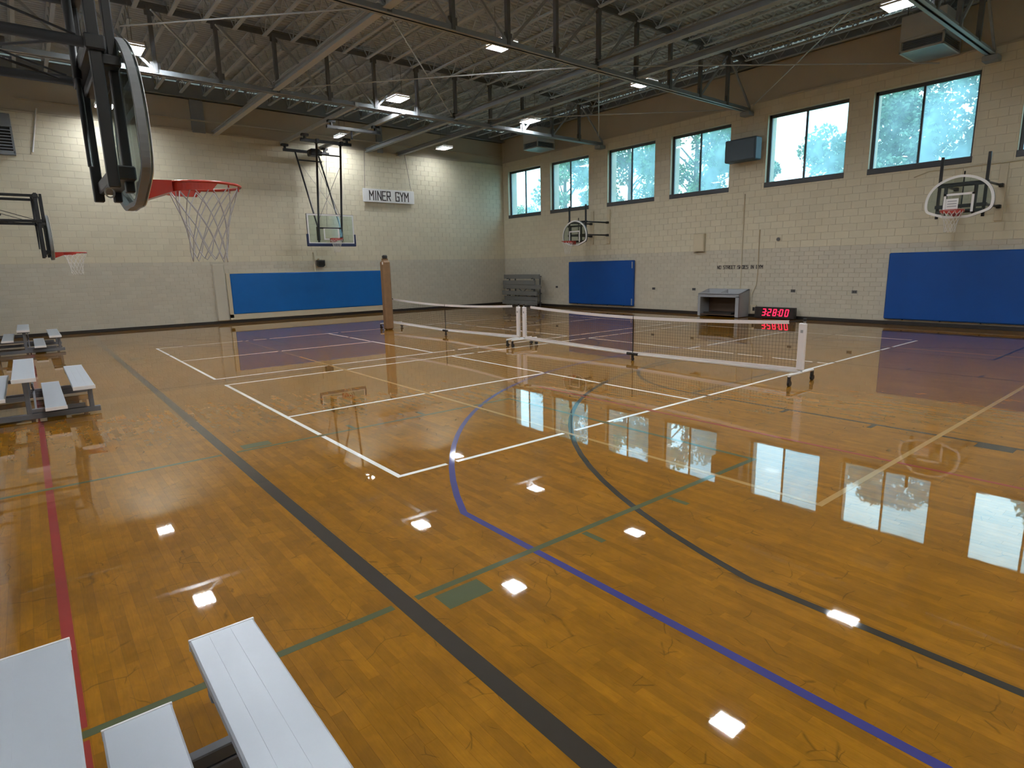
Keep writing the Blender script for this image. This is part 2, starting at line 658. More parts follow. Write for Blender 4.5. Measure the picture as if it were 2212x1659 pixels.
for v0 in (0.0, 20 * FT + G):
    y0, y1, ym = v0 + hw, v0 + 20 * FT - hw, v0 + 10 * FT
    L44 = 44 * FT
    WL += [((hw, y0 - hw), (hw, y1 + hw)), ((L44 - hw, y0 - hw), (L44 - hw, y1 + hw)), ((0.05, y0), (L44 - 0.05, y0)), ((0.05, y1), (L44 - 0.05, y1)),
           ((15 * FT, y0 + hw), (15 * FT, y1 - hw)), ((29 * FT, y0 + hw), (29 * FT, y1 - hw)), ((0.05, ym), (15 * FT - hw, ym)), ((29 * FT + hw, ym), (L44 - 0.05, ym))]


def seg_x(a, b, c, d):
    r, s = b - a, d - c
    den = r.x * s.y - r.y * s.x
    if abs(den) < 1e-9:
        return None
    t = ((c - a).x * s.y - (c - a).y * s.x) / den
    u = ((c - a).x * r.y - (c - a).y * r.x) / den
    return (t, abs(den) / r.length / s.length) if 0 <= t <= 1 and 0 <= u <= 1 else None


def strip(pts, w, z=0.0007):
    mb = MB()
    n = len(pts)
    L_, R_ = [], []
    for i, p in enumerate(pts):
        d0 = (pts[i] - pts[i - 1]).normalized() if i else None
        d1 = (pts[i + 1] - pts[i]).normalized() if i < n - 1 else None
        if d0 is None:
            d0 = d1
        if d1 is None:
            d1 = d0
        nrm = Vector((-(d0 + d1).y, (d0 + d1).x))
        nrm = nrm.normalized() if nrm.length > 1e-6 else Vector((-d0.y, d0.x))
        k = 1 / max(0.35, nrm.dot(Vector((-d0.y, d0.x))))
        L_.append(p + nrm * (w / 2 * k))
        R_.append(p - nrm * (w / 2 * k))
    pts3 = [(p.x, p.y, z) for p in L_] + [(p.x, p.y, z) for p in R_]
    low = [(p.x, p.y, 0.0001) for p in L_] + [(p.x, p.y, 0.0001) for p in R_]
    fs = []
    for i in range(n - 1):
        fs += [(i, n + i, n + i + 1, i + 1), (2 * n + i, i, i + 1, 2 * n + i + 1), (n + i, 3 * n + i, 3 * n + i + 1, n + i + 1)]
    mb.faces(pts3 + low, fs)
    return mb


def pieces(a, b, cutters):
    L = (b - a).length
    cuts = []
    for nm, pts, w, p in cutters:
        for i in range(len(pts) - 1):
            h = seg_x(a, b, pts[i], pts[i + 1])
            if h:
                g = min(0.25, (w / 2 + 0.02) / max(h[1], 0.3))
                cuts.append((h[0] * L - g, h[0] * L + g))
    cuts.sort()
    s = 0.0
    for c0, c1 in cuts + [(L, L)]:
        if c0 - s > 0.04:
            yield a + (b - a) * (s / L), a + (b - a) * (c0 / L)
        s = max(s, c1)


for zi, (nm, pts, w, p) in enumerate(LINES):
    if nm in ('green_line', 'red_line'):
        cutters = [q for q in LINES if q[0] in (('black_line', 'red_line') if nm == 'green_line' else ('green_line',)) and q[2] > 0.09 or q[0] == 'green_line' and nm == 'red_line']
        for i in range(len(pts) - 1):
            d = (pts[i + 1] - pts[i]).normalized() * (w / 2)
            for a, b in pieces(pts[i] - (d if i else d * 0), pts[i + 1] + (d if i < len(pts) - 2 else d * 0), cutters):
                part(strip([a, b], w, 0.0006 + 0.00001 * (zi % 20) + 0.000003 * i), nm, p, fl)
    else:
        part(strip(pts, w, 0.0006 + 0.00001 * (zi % 20)), nm, p, fl)
for a, b in WL:
    for p0, p1 in pieces(Vector(a), Vector(b), [q for q in LINES if q[0] != 'lane_mark']):
        part(strip([p0, p1], 0.05, 0.0009), 'white_line', P_WHITE, fl)

# ================================================================= WALLS
def minus(rects, op):
    out = []
    for (a, b, c, d) in rects:
        A, B, Cc, D = op
        if b <= A or a >= B or d <= Cc or c >= D:
            out.append((a, b, c, d))
            continue
        if a < A:
            out.append((a, A, c, d))
        if b > B:
            out.append((B, b, c, d))
        m0, m1 = max(a, A), min(b, B)
        if c < Cc:
            out.append((m0, m1, c, Cc))
        if d > D:
            out.append((m0, m1, D, d))
    return out


def wall_blocks(u0, u1, top, ops):
    res = []
    h = 2.28 / 17
    for r in range(17):
        u = u0 - (0.1525 if r % 2 else 0)
        while u < u1:
            res.append(('tile', max(u, u0), min(u + 0.305, u1), r * h, (r + 1) * h))
            u += 0.305
    h = (top - 2.28) / 22
    for r in range(22):
        u = u0 - (0.203 if r % 2 else 0)
        while u < u1:
            for q in minus([(max(u, u0), min(u + 0.406, u1), 2.28 + r * h, 2.28 + (r + 1) * h)], (0, 0, 0, 0)) if not ops else _multi((max(u, u0), min(u + 0.406, u1), 2.28 + r * h, 2.28 + (r + 1) * h), ops):
                res.append(('block', *q))
            u += 0.406
    return [q for q in res if q[2] - q[1] > 0.02 and q[4] - q[3] > 0.02]


def _multi(r, ops):
    rs = [r]
    for o in ops:
        rs = minus(rs, o)
    return rs


def block_mb(mb, w, h, dep, place):
    """one block: chamfered face standing proud of the mortar"""
    j, c = 0.004, 0.004
    f = [(j + c, j + c), (w - j - c, j + c), (w - j - c, h - j - c), (j + c, h - j - c)]
    g = [(j, j), (w - j, j), (w - j, h - j), (j, h - j)]
    pts = [place(a, 0.0, b) for a, b in f] + [place(a, c * 0.6, b) for a, b in g] + [place(a, dep, b) for a, b in g]
    mb.faces(pts, [(0, 1, 2, 3)] + [(i, 4 + i, 4 + (i + 1) % 4, (i + 1) % 4) for i in range(4)] + [(4 + i, 8 + i, 8 + (i + 1) % 4, 4 + (i + 1) % 4) for i in range(4)])


def lay(wall, blocks, place_at, names=('brick', 'brick')):
    vis = []
    for k, (kd, a, b, c, d) in enumerate(blocks):
        q = proj(place_at((a + b) / 2, 0, (c + d) / 2))
        full = abs((b - a) - (0.305 if kd == 'tile' else 0.406)) < 1e-4
        if q and full and 15 < q[0] < 2197 and 15 < q[1] < 1644 and (kd == 'tile' or abs((d - c) - blocks[-1][4] + blocks[-1][3]) < 1e-3):
            vis.append((-(b - a) * (d - c) / q[2] ** 2, k))
    vis.sort()
    sel = {k for _, k in vis[:300]}
    cache = {}
    mbs = {'tile': MB(), 'block': MB()}
    for k, (kd, a, b, c, d) in enumerate(blocks):
        if k in sel:
            key = (kd, random.randrange(5))
            if key not in cache:
                t = MB()
                t.tone = key[1] / 4
                block_mb(t, b - a, d - c, 0.012, lambda u, n, z: tuple(Vector(place_at(u, n, z)) - Vector(place_at(0, 0, 0))))
                cache[key] = t.mesh('brick', TILE if kd == 'tile' else BLOCK)
            put('brick', cache[key], place_at(a, 0, c), wall)
        else:
            t = mbs[kd]
            t.tone = random.random()
            block_mb(t, b - a, d - c, 0.012, lambda u, n, z: place_at(a + u, n, c + z))
    tag(part(mbs['tile'], 'tile_courses', TILE, wall), kind='stuff')
    tag(part(mbs['block'], 'block_courses', BLOCK, wall), kind='stuff')


# back wall
wb = MB().box(XL - 0.3, XW + 0.42, YB + 0.008, YB + 0.35, -0.1, LB)
wb.box(XL - 0.3, XW + 0.42, YB + 0.07, YB + 0.35, LB, DECK + 0.1)
wall_back = struct('wall_back', wb, MORTAR)
lay(wall_back, wall_blocks(XL, XW, LB, []), lambda u, n, z: (u, YB + n, z))
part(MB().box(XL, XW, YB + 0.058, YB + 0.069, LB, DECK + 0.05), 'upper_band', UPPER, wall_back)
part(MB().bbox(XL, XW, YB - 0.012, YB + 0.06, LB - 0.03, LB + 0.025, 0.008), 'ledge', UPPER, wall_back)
# window wall, with openings
ops = [(a, b, WZ0, WZ1) for a, b in WIN]
wr = MB()
for (a, b, c, d) in _multi((YF, YB + 0.01, -0.1, LR), ops):
    wr.box(XW + 0.008, XW + 0.42, a, b, c, d)
wr.box(XW + 0.07, XW + 0.42, YF, YB + 0.08, LR, DECK + 0.1)
wall_right = struct('wall_right', wr, MORTAR)
lay(wall_right, wall_blocks(-4.0, YB, LR, ops), lambda u, n, z: (XW + n, u, z))
part(MB().box(XW, XW + 0.012, YF, -4.0, 0, WZ0), 'plain_band', BLOCK, wall_right)
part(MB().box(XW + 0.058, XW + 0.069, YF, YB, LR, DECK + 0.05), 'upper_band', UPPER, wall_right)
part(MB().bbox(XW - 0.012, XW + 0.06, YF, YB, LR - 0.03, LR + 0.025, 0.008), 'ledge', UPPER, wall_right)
struct('wall_left', MB().box(XL - 0.3, XL, YF, YB, -0.1, DECK + 0.1), WHITE)
struct('wall_front', MB().box(XL, XW, YF - 0.3, YF, -0.1, DECK + 0.1), BLOCK)
struct('baseboard_back', MB().bbox(XL, XW, YB - 0.014, YB, 0, 0.105, 0.004), RUBBER)
struct('baseboard_right', MB().bbox(XW - 0.014, XW, YF, YB, 0, 0.105, 0.004), RUBBER)
# pilaster strip near the corner of the window wall, door-high chase beside the blue mat, short column covers on the upper band
struct('trim_1', MB().bbox(3.05, 3.46, YB - 0.12, YB, 0.105, 2.2, 0.03), TILE)
struct('trim_2', MB().bbox(2.95, 3.38, YB - 0.05, YB + 0.06, LB - 0.05, 7.85, 0.01), STEEL)
struct('trim_3', MB().bbox(10.05, 10.32, YB - 0.05, YB + 0.06, LB - 0.05, 7.85, 0.01), STEEL)

# windows
for k, (a, b) in enumerate(WIN):
    F = MB()
    x0, x1 = XW + 0.13, XW + 0.20
    F.bbox(x0, x1, a, a + 0.07, WZ0, WZ1, 0.006)
    F.bbox(x0, x1, b - 0.085, b, WZ0, WZ1, 0.006)
    F.bbox(x0, x1, a, b, WZ1 - 0.10, WZ1, 0.006)
    w = struct('window_%d' % (k + 1), F, FRAMEM)
    part(MB().bbox(XW - 0.015, x1, a - 0.01, b + 0.01, WZ0 - 0.02, WZ0 + 0.14, 0.01), 'sill', FRAMEM, w)
    ym = (a + b) / 2 + 0.03
    part(MB().bbox(x0 + 0.005, x1 - 0.005, ym - 0.028, ym + 0.028, WZ0 + 0.1, WZ1 - 0.05, 0.005), 'mullion', FRAMEM, w)
    part(MB().box(x0 + 0.045, x0 + 0.051, a + 0.05, ym, WZ0 + 0.1, WZ1 - 0.05), 'pane', PHAZE, w)
    part(MB().box(x0 + 0.03, x0 + 0.036, ym, b - 0.05, WZ0 + 0.1, WZ1 - 0.05), 'pane', PCLEAR, w)
    # painted reveal inside, brick reveal outside
    R = MB()
    for s0, s1 in ((a - 0.0, a + 0.006), (b - 0.006, b)):
        R.box(XW + 0.005, x0, s0, s1, WZ0, WZ1)
    R.box(XW + 0.005, x0, a, b, WZ1 - 0.006, WZ1)
    part(R, 'reveal', BLOCK, w)
    Q = MB()
    for s0, s1 in ((a - 0.10, a + 0.012), (b - 0.012, b + 0.10)):
        Q.box(x1, XW + 0.55, s0, s1, WZ0 - 0.1, WZ1 + 0.1)
    part(Q, 'brick_jamb', BRICKOUT, w)

# ================================================================= ROOF
ce = struct('ceiling', MB().box(XL, XW, YF, YB, DECK + 0.05, DECK + 0.2), DECKM)
D = MB()
y = YF
pr = []
while y < YB:
    pr += [(y, DECK), (y + 0.075, DECK), (y + 0.095, DECK + 0.04), (y + 0.135, DECK + 0.04)]
    y += 0.155
for i in range(len(pr) - 1):
    (ya, za), (yb, zb) = pr[i], pr[i + 1]
    D.face([(XL, ya, za), (XW, ya, za), (XW, yb, zb), (XL, yb, zb)])
part(D, 'ribbed_deck', DECKM, ce)
TR = (12.95, 6.5, 0.1)
bays = [(YB + 0.05, 12.95), (12.95, 6.5), (6.5, 0.1)]
JT, JB = DECK - 0.02, DECK - 0.42


def joist_mb(ln):
    j = MB()
    j.bar((0, 0, JT), (0, ln, JT), 0.09, 0.03)
    j.bar((0, 0.35, JB), (0, ln - 0.35, JB), 0.09, 0.035)
    n = max(8, int(ln / 0.30) // 2 * 2)
    for i in range(n):
        ya, yb = 0.1 + (ln - 0.2) * i / n, 0.1 + (ln - 0.2) * (i + 1) / n
        za, zb = (JT, JB) if i % 2 == 0 else (JB, JT)
        j.bar((0, ya, za), (0, yb, zb), 0.022)
    return j


for bi, (ya, yb) in enumerate(bays):
    me = joist_mb(ya - yb).mesh('joist', DECKM)
    x = 0.83 - 0.366 - 0.7325 * 5
    while x < XW - 0.15:
        if x > XL + 0.1:
            put('joist', me, (x, yb, 0), ce)
        x += 0.7325
# edge beams carrying the joist ends
part(MB().box(XL, XW, YB - 0.10, YB + 0.05, 7.85, 8.32).box(XL, XW, YB - 0.22, YB + 0.05, 7.85, 7.88), 'edge_beam', STEEL, ce)
part(MB().box(XW - 0.08, XW + 0.06, YF, YB, 8.0, 8.32).box(XW - 0.2, XW + 0.06, YF, YB, 8.0, 8.03), 'edge_beam', STEEL, ce)
# long struts and brace rods at the level of the lower chords
for xs in (3.66, 9.55, 11.05):
    for ya, yb in ((YB, 13.05), (12.85, 6.6), (6.4, 0.2)):
        z = 6.80
        part(MB().box(xs - 0.085, xs + 0.085, yb, ya, z + 0.05, z + 0.065).box(xs - 0.012, xs + 0.012, yb, ya, z - 0.07, z + 0.05).box(xs - 0.085, xs + 0.085, yb, ya, z - 0.085, z - 0.07), 'strut', STEELL if xs < 4 else STEEL, ce)
rods = [((-0.18, 10.40), (3.60, 6.55), 6.78), ((3.75, 12.85), (9.45, 6.6), 6.78), ((10.0, 12.9), (16.7, 6.7), 6.78), ((9.75, 6.4), (16.7, 1.2), 6.78),
        ((9.4, 12.85), (3.75, 6.6), 6.82), ((0.2, 9.3), (1.9, 12.4), 6.82), ((1.35, 9.35), (3.45, 12.6), 6.82), ((15.9, 12.3), (9.7, 6.55), 6.82), ((10.4, 0.3), (16.7, 6.3), 6.82), ((3.75, 6.35), (9.3, 0.3), 6.82)]
for a, b, z in rods:
    part(MB().tube([(*a, z), (*b, z)], 0.016, 6), 'brace_rod', STEELL, ce)

names = {12.95: 'long grey roof truss nearest the hanging backboard', 6.5: 'grey roof truss above the middle of the nets', 0.1: 'grey roof truss ending beside the larger unit heater'}
nodes = [0.83 + 1.465 * k for k in range(-3, 11)]
for Y in TR:
    t = thing('roof_truss', names[Y], 'truss', (6.6, Y, 6.62))
    bc = MB()
    for s in (-1, 1):
        bc.box(XL, XW + 0.06, Y + s * 0.012, Y + s * 0.10, 6.66, 6.675)
        bc.box(XL, XW + 0.06, Y + s * 0.012, Y + s * 0.026, 6.66, 6.79)
    bc.build('bottom_chord', STEEL, t)
    tc = MB()
    for s in (-1, 1):
        tc.box(XL, XW - 0.1, Y + s * 0.012, Y + s * 0.10, 8.225, 8.24)
        tc.box(XL, XW - 0.1, Y + s * 0.012, Y + s * 0.026, 8.10, 8.24)
    tc.build('top_chord', STEELD, t)
    for x in nodes:
        MB().bar((x, Y, 6.70), (x, Y, 8.2), 0.085, 0.1).build('post', STEELD, t)
    for i in range(len(nodes) - 1):
        a, b = nodes[i], nodes[i + 1]
        if (a + b) / 2 < 6.6:
            MB().bar((a, Y, 8.18), (b, Y, 6.72), 0.05, 0.055).build('diagonal', STEEL, t)
        else:
            MB().bar((b, Y, 8.18), (a, Y, 6.72), 0.05, 0.055).build('diagonal', STEEL, t)
    MB().bar((nodes[-1], Y, 8.15), (XW, Y, 6.80), 0.05, 0.055).build('diagonal', STEEL, t)
    # gusset plates
    for x in nodes:
        MB().box(x - 0.11, x + 0.11, Y - 0.012, Y + 0.012, 6.68, 6.95).build('gusset_plate', STEELD, t)
        MB().box(x - 0.10, x + 0.10, Y - 0.012, Y + 0.012, 7.98, 8.22).build('gusset_plate', STEELD, t)
    MB().bbox(XW - 0.32, XW + 0.05, Y - 0.16, Y + 0.16, 6.53, 6.655, 0.01).build('bearing_shoe', STEEL, t)

# ================================================================= LAMPS
def lamp(x, y, label, z=7.02):
    tm = TUBE2 if x > 10 else TUBE3 if y > 18 else TUBE
    t = thing('high_bay_lamp', label, 'lamp', (x, y, z), group='ceiling lamps of the hall')
    MB().bbox(x - 0.24, x + 0.24, y - 0.33, y + 0.33, z + 0.03, z + 0.10, 0.015).build('housing', LAMPW, t)
    for k in range(3):
        c = x - 0.12 + 0.12 * k
        MB().box(c - 0.006, c + 0.006, y - 0.32, y + 0.32, z, z + 0.03).build('divider', LAMPW, t)
    for (a, b, c, d) in ((x - 0.24, x + 0.24, y - 0.33, y - 0.32), (x - 0.24, x + 0.24, y + 0.32, y + 0.33), (x - 0.24, x - 0.23, y - 0.32, y + 0.32), (x + 0.23, x + 0.24, y - 0.32, y + 0.32)):
        MB().box(a, b, c, d, z - 0.012, z + 0.031).build('skirt', LAMPW, t)
    for k in range(4):
        c = x - 0.18 + 0.12 * k
        MB().box(c - 0.042, c + 0.042, y - 0.31, y + 0.31, z + 0.008, z + 0.029).build('tube', tm, t)
    for sy in (-0.25, 0.25):
        MB().tube([(x, y + sy, z + 0.1), (x, y + sy, JB)], 0.006, 5).build('hanger', STEELD, t)
    MB().bbox(x - 0.05, x + 0.05, y - 0.09, y + 0.09, z + 0.10, z + 0.17, 0.006).build('driver_box', LAMPW, t)
    return t


lamp(0.30, 12.55, 'bright high-bay lamp seen beside the near dark backboard')
lamp(0.30, 18.45, 'high-bay lamp near the back wall, glimpsed behind the near dark backboard')
lamp(7.20, 7.35, 'bright high-bay lamp under the middle truss, straight above the corner')
lamp(7.35, 12.75, 'high-bay lamp glaring just over the bright truss chord')
lamp(8.10, 18.62, 'high-bay lamp tucked behind the hanging goal frame')
lamp(12.45, 7.32, 'high-bay lamp seen above the window beside the slate loudspeaker')
lamp(12.62, 12.60, 'high-bay lamp just above the corner unit heater')
lamp(12.68, 18.42, 'high-bay lamp lighting the back wall near the room corner')
lamp(12.50, 0.70, 'large bright high-bay lamp beside the near unit heater')
lamp(7.10, 0.60, 'high-bay lamp over the middle of the near court')
lamp(0.30, 7.30, 'high-bay lamp high above the bleacher nearest the viewer')
lamp(0.30, 0.70, 'high-bay lamp above the near side goal')
lamp(0.30, -5.3, 'high-bay lamp behind the viewer on the bleacher side')
lamp(7.10, -5.3, 'high-bay lamp behind the viewer at mid court')
lamp(12.50, -5.3, 'high-bay lamp behind the viewer on the window side')

# unit heaters hung near the window wall
def heater(x0, x1, y0, y1, z, h, label):
    t = thing('unit_heater', label, 'heater', ((x0 + x1) / 2, (y0 + y1) / 2, z))
    MB().bbox(x0, x1, y0, y1, z + 0.30, z + h, 0.015).build('cabinet', STEELL, t)
    f = MB()
    e = 0.045
    for (a, b) in ((x0, x0 + e), (x1 - e, x1)):
        for (c, d) in ((y0, y0 + e), (y1 - e, y1)):
            f.box(a, b, c, d, z, z + 0.30)
    for zz in (z, z + 0.255):
        f.box(x0, x1, y0, y0 + e, zz, zz + e)
        f.box(x0, x1, y1 - e, y1, zz, zz + e)
        f.box(x0, x0 + e, y0 + e, y1 - e, zz, zz + e)
        f.box(x1 - e, x1, y0 + e, y1 - e, zz, zz + e)
    f.build('outlet_frame', STEELL, t)
    MB().box(x0 + 0.06, x1 - 0.06, y0 + 0.06, y1 - 0.06, z + 0.03, z + 0.30).build('outlet_core', SPK, t)
    for k in range(5):
        zz = z + 0.07 + k * 0.042
        MB().box(x0 + 0.02, x0 + 0.05, y0 + e, y1 - e, zz, zz + 0.008).build('louvre', GREYV, t)
        MB().box(x0 + e, x1 - e, y0 + 0.02, y0 + 0.05, zz, zz + 0.008).build('louvre', GREYV, t)
    MB().box(x0 + e, x1 - e, y0 + e, y1 - e, z + 0.005, z + 0.02).build('bottom_panel', GREYV, t)
    for a in (x0 + 0.1, x1 - 0.1):
        for c in (y0 + 0.1, y1 - 0.1):
            MB().tube([(a, c, z + h), (a, c, JB + 0.02)], 0.012, 6).build('hanger_rod', STEELD, t)
    return t


heater(15.47, 16.74, 0.78, 1.74, 6.90, 0.85, 'large pale unit heater hung above the window nearest the near hoop')
heater(15.40, 16.42, 15.35, 16.28, 6.86, 0.85, 'grey unit heater hung in the corner above the second window')

# ================================================================= BASKETBALL GOALS
FAN = [(0, 0), (.22, 0.0), (.40, .055), (.56, .115), (.645, .165), (.685, .25), (.695, .38), (.675, .52), (.62, .66), (.53, .78), (.41, .875), (.27, .945), (.13, .985), (0, 1.0)]
SM = []
for i in range(len(FAN) - 1):
    p0 = Vector(FAN[max(i - 1, 0)]) if i else Vector((-FAN[1][0], FAN[1][1]))
    p1, p2 = Vector(FAN[i]), Vector(FAN[i + 1])
    p3 = Vector(FAN[i + 2]) if i + 2 < len(FAN) else Vector((-FAN[-2][0], FAN[-2][1]))
    for k in range(3):
        u = k / 3
        SM.append(tuple(0.5 * ((2 * p1) + (p2 - p0) * u + (2 * p0 - 5 * p1 + 4 * p2 - p3) * u * u + (3 * p1 - p0 - 3 * p2 + p3) * u ** 3)))
SM.append(FAN[-1])
FANL = SM + [(-a, b) for a, b in reversed(SM[1:-1])]


def inset(poly, d):
    cx, cz = 0, 0.48
    out = []
    n = len(poly)
    for i in range(n):
        a, b, c = Vector(poly[i - 1]), Vector(poly[i]), Vector(poly[(i + 1) % n])
        e = (b - a).normalized() + (c - b).normalized()
        nr = Vector((-e.y, e.x)).normalized()
        if nr.dot(Vector((cx, cz)) - b) < 0:
            nr = -nr
        out.append(tuple(b + nr * d))
    return out


def net_mb(cx, cyy, z, r=0.225, bot=0.115, ln=0.43, n=12, rad=0.0038, sides=5, rows=5, seed=1):
    rnd = random.Random(seed)
    mb = MB()
    P = []
    for k in range(rows + 1):
        t = k / rows
        rr = r + (bot - r) * (1 - (1 - t) ** 1.7)
        ring = []
        for i in range(n):
            a = 2 * PI * (i + 0.5 * (k % 2)) / n
            j = 0.010 * (t ** 1.2)
            ring.append((cx + rr * math.cos(a) + rnd.uniform(-j, j), cyy + rr * math.sin(a) + rnd.uniform(-j, j), z - ln * t + rnd.uniform(-j, j) * 1.6))
        P.append(ring)
    for k in range(rows):
        for i in range(n):
            j = (i + 1) % n if k % 2 else (i - 1) % n
            mb.tube([P[k][i], P[k + 1][i]], rad, sides, cap=False)
            mb.tube([P[k][i], P[k + 1][j]], rad, sides, cap=False)
    for i in range(0, n):          # bottom loops
        a, b = Vector(P[rows][i]), Vector(P[rows][(i + 1) % n])
        c = (a + b) / 2 + Vector((0, 0, -0.035 - rnd.random() * 0.03))
        mb.tube([a, a * .35 + c * .65, c, b * .35 + c * .65, b], rad, sides, cap=False)
    return mb


def hoop(par, cx, cyy, z, dx, dy, back, cord, seed):
    """rim ring, bracket and net; (dx,dy) points from the rim towards the board, back = distance from rim centre to board"""
    D_ = Vector((dx, dy, 0))
    S_ = Vector((-dy, dx, 0))
    c = Vector((cx, cyy, z))
    r = MB()
    r.tube([c + D_ * (0.2375 * math.cos(t)) + S_ * (0.2375 * math.sin(t)) for t in [2 * PI * k / 36 for k in range(36)]], 0.0095, 8, closed=True)
    # deep side plates of the double rim, tapering to half way round
    n = 18
    for s in (-1, 1):
        prev = None
        for k in range(n + 1):
            t = s * (0.25 + (1.75 - 0.25) * k / n)
            hgt = 0.062 * (1 - 0.25 * k / n) if k < n - 2 else 0.062 * 0.75 * (n - k) / 2 + 0.004
            p = c + D_ * (0.232 * math.cos(t)) + S_ * (0.232 * math.sin(t))
            q = c + D_ * (0.240 * math.cos(t)) + S_ * (0.240 * math.sin(t))
            dn = Vector((0, 0, -hgt))
            cur = (p, q, q + dn, p + dn)
            if prev:
                r.faces(list(prev) + list(cur), [(0, 1, 5, 4), (1, 2, 6, 5), (2, 3, 7, 6), (3, 0, 4, 7)])
            prev = cur
    ro = r.build('rim', RED, par)
    k = MB()
    b0, b1 = c + D_ * 0.215, c + D_ * (back - 0.004)
    w = 0.095

    def P(p, s, zz):
        return p + S_ * s + Vector((0, 0, zz))
    pts = [P(b0, -w * 1.5, 0.008), P(b0, w * 1.5, 0.008), P(b1, w, 0.008), P(b1, -w, 0.008), P(b0, -w * 1.5, -0.06), P(b0, w * 1.5, -0.06), P(b1, w, -0.125), P(b1, -w, -0.125)]
    k.faces(pts, [(0, 1, 2, 3), (4, 7, 6, 5), (0, 4, 5, 1), (1, 5, 6, 2), (2, 6, 7, 3), (3, 7, 4, 0)])
    k.build('rim_bracket', RED, par)
    hk = MB()
    for i in range(12):
        t = 2 * PI * (i) / 12
        p = c + Vector((math.cos(t), math.sin(t), 0)) * 0.231
        hk.tube([p + Vector((0, 0, -0.008)), p + Vector((0, 0, -0.026))], 0.005, 5)
    hk.build('net_hooks', RED, ro)
    net_mb(cx, cyy, z - 0.02, cord=None, seed=seed) if False else net_mb(cx, cyy, z - 0.02, seed=seed).build('net', cord, par)


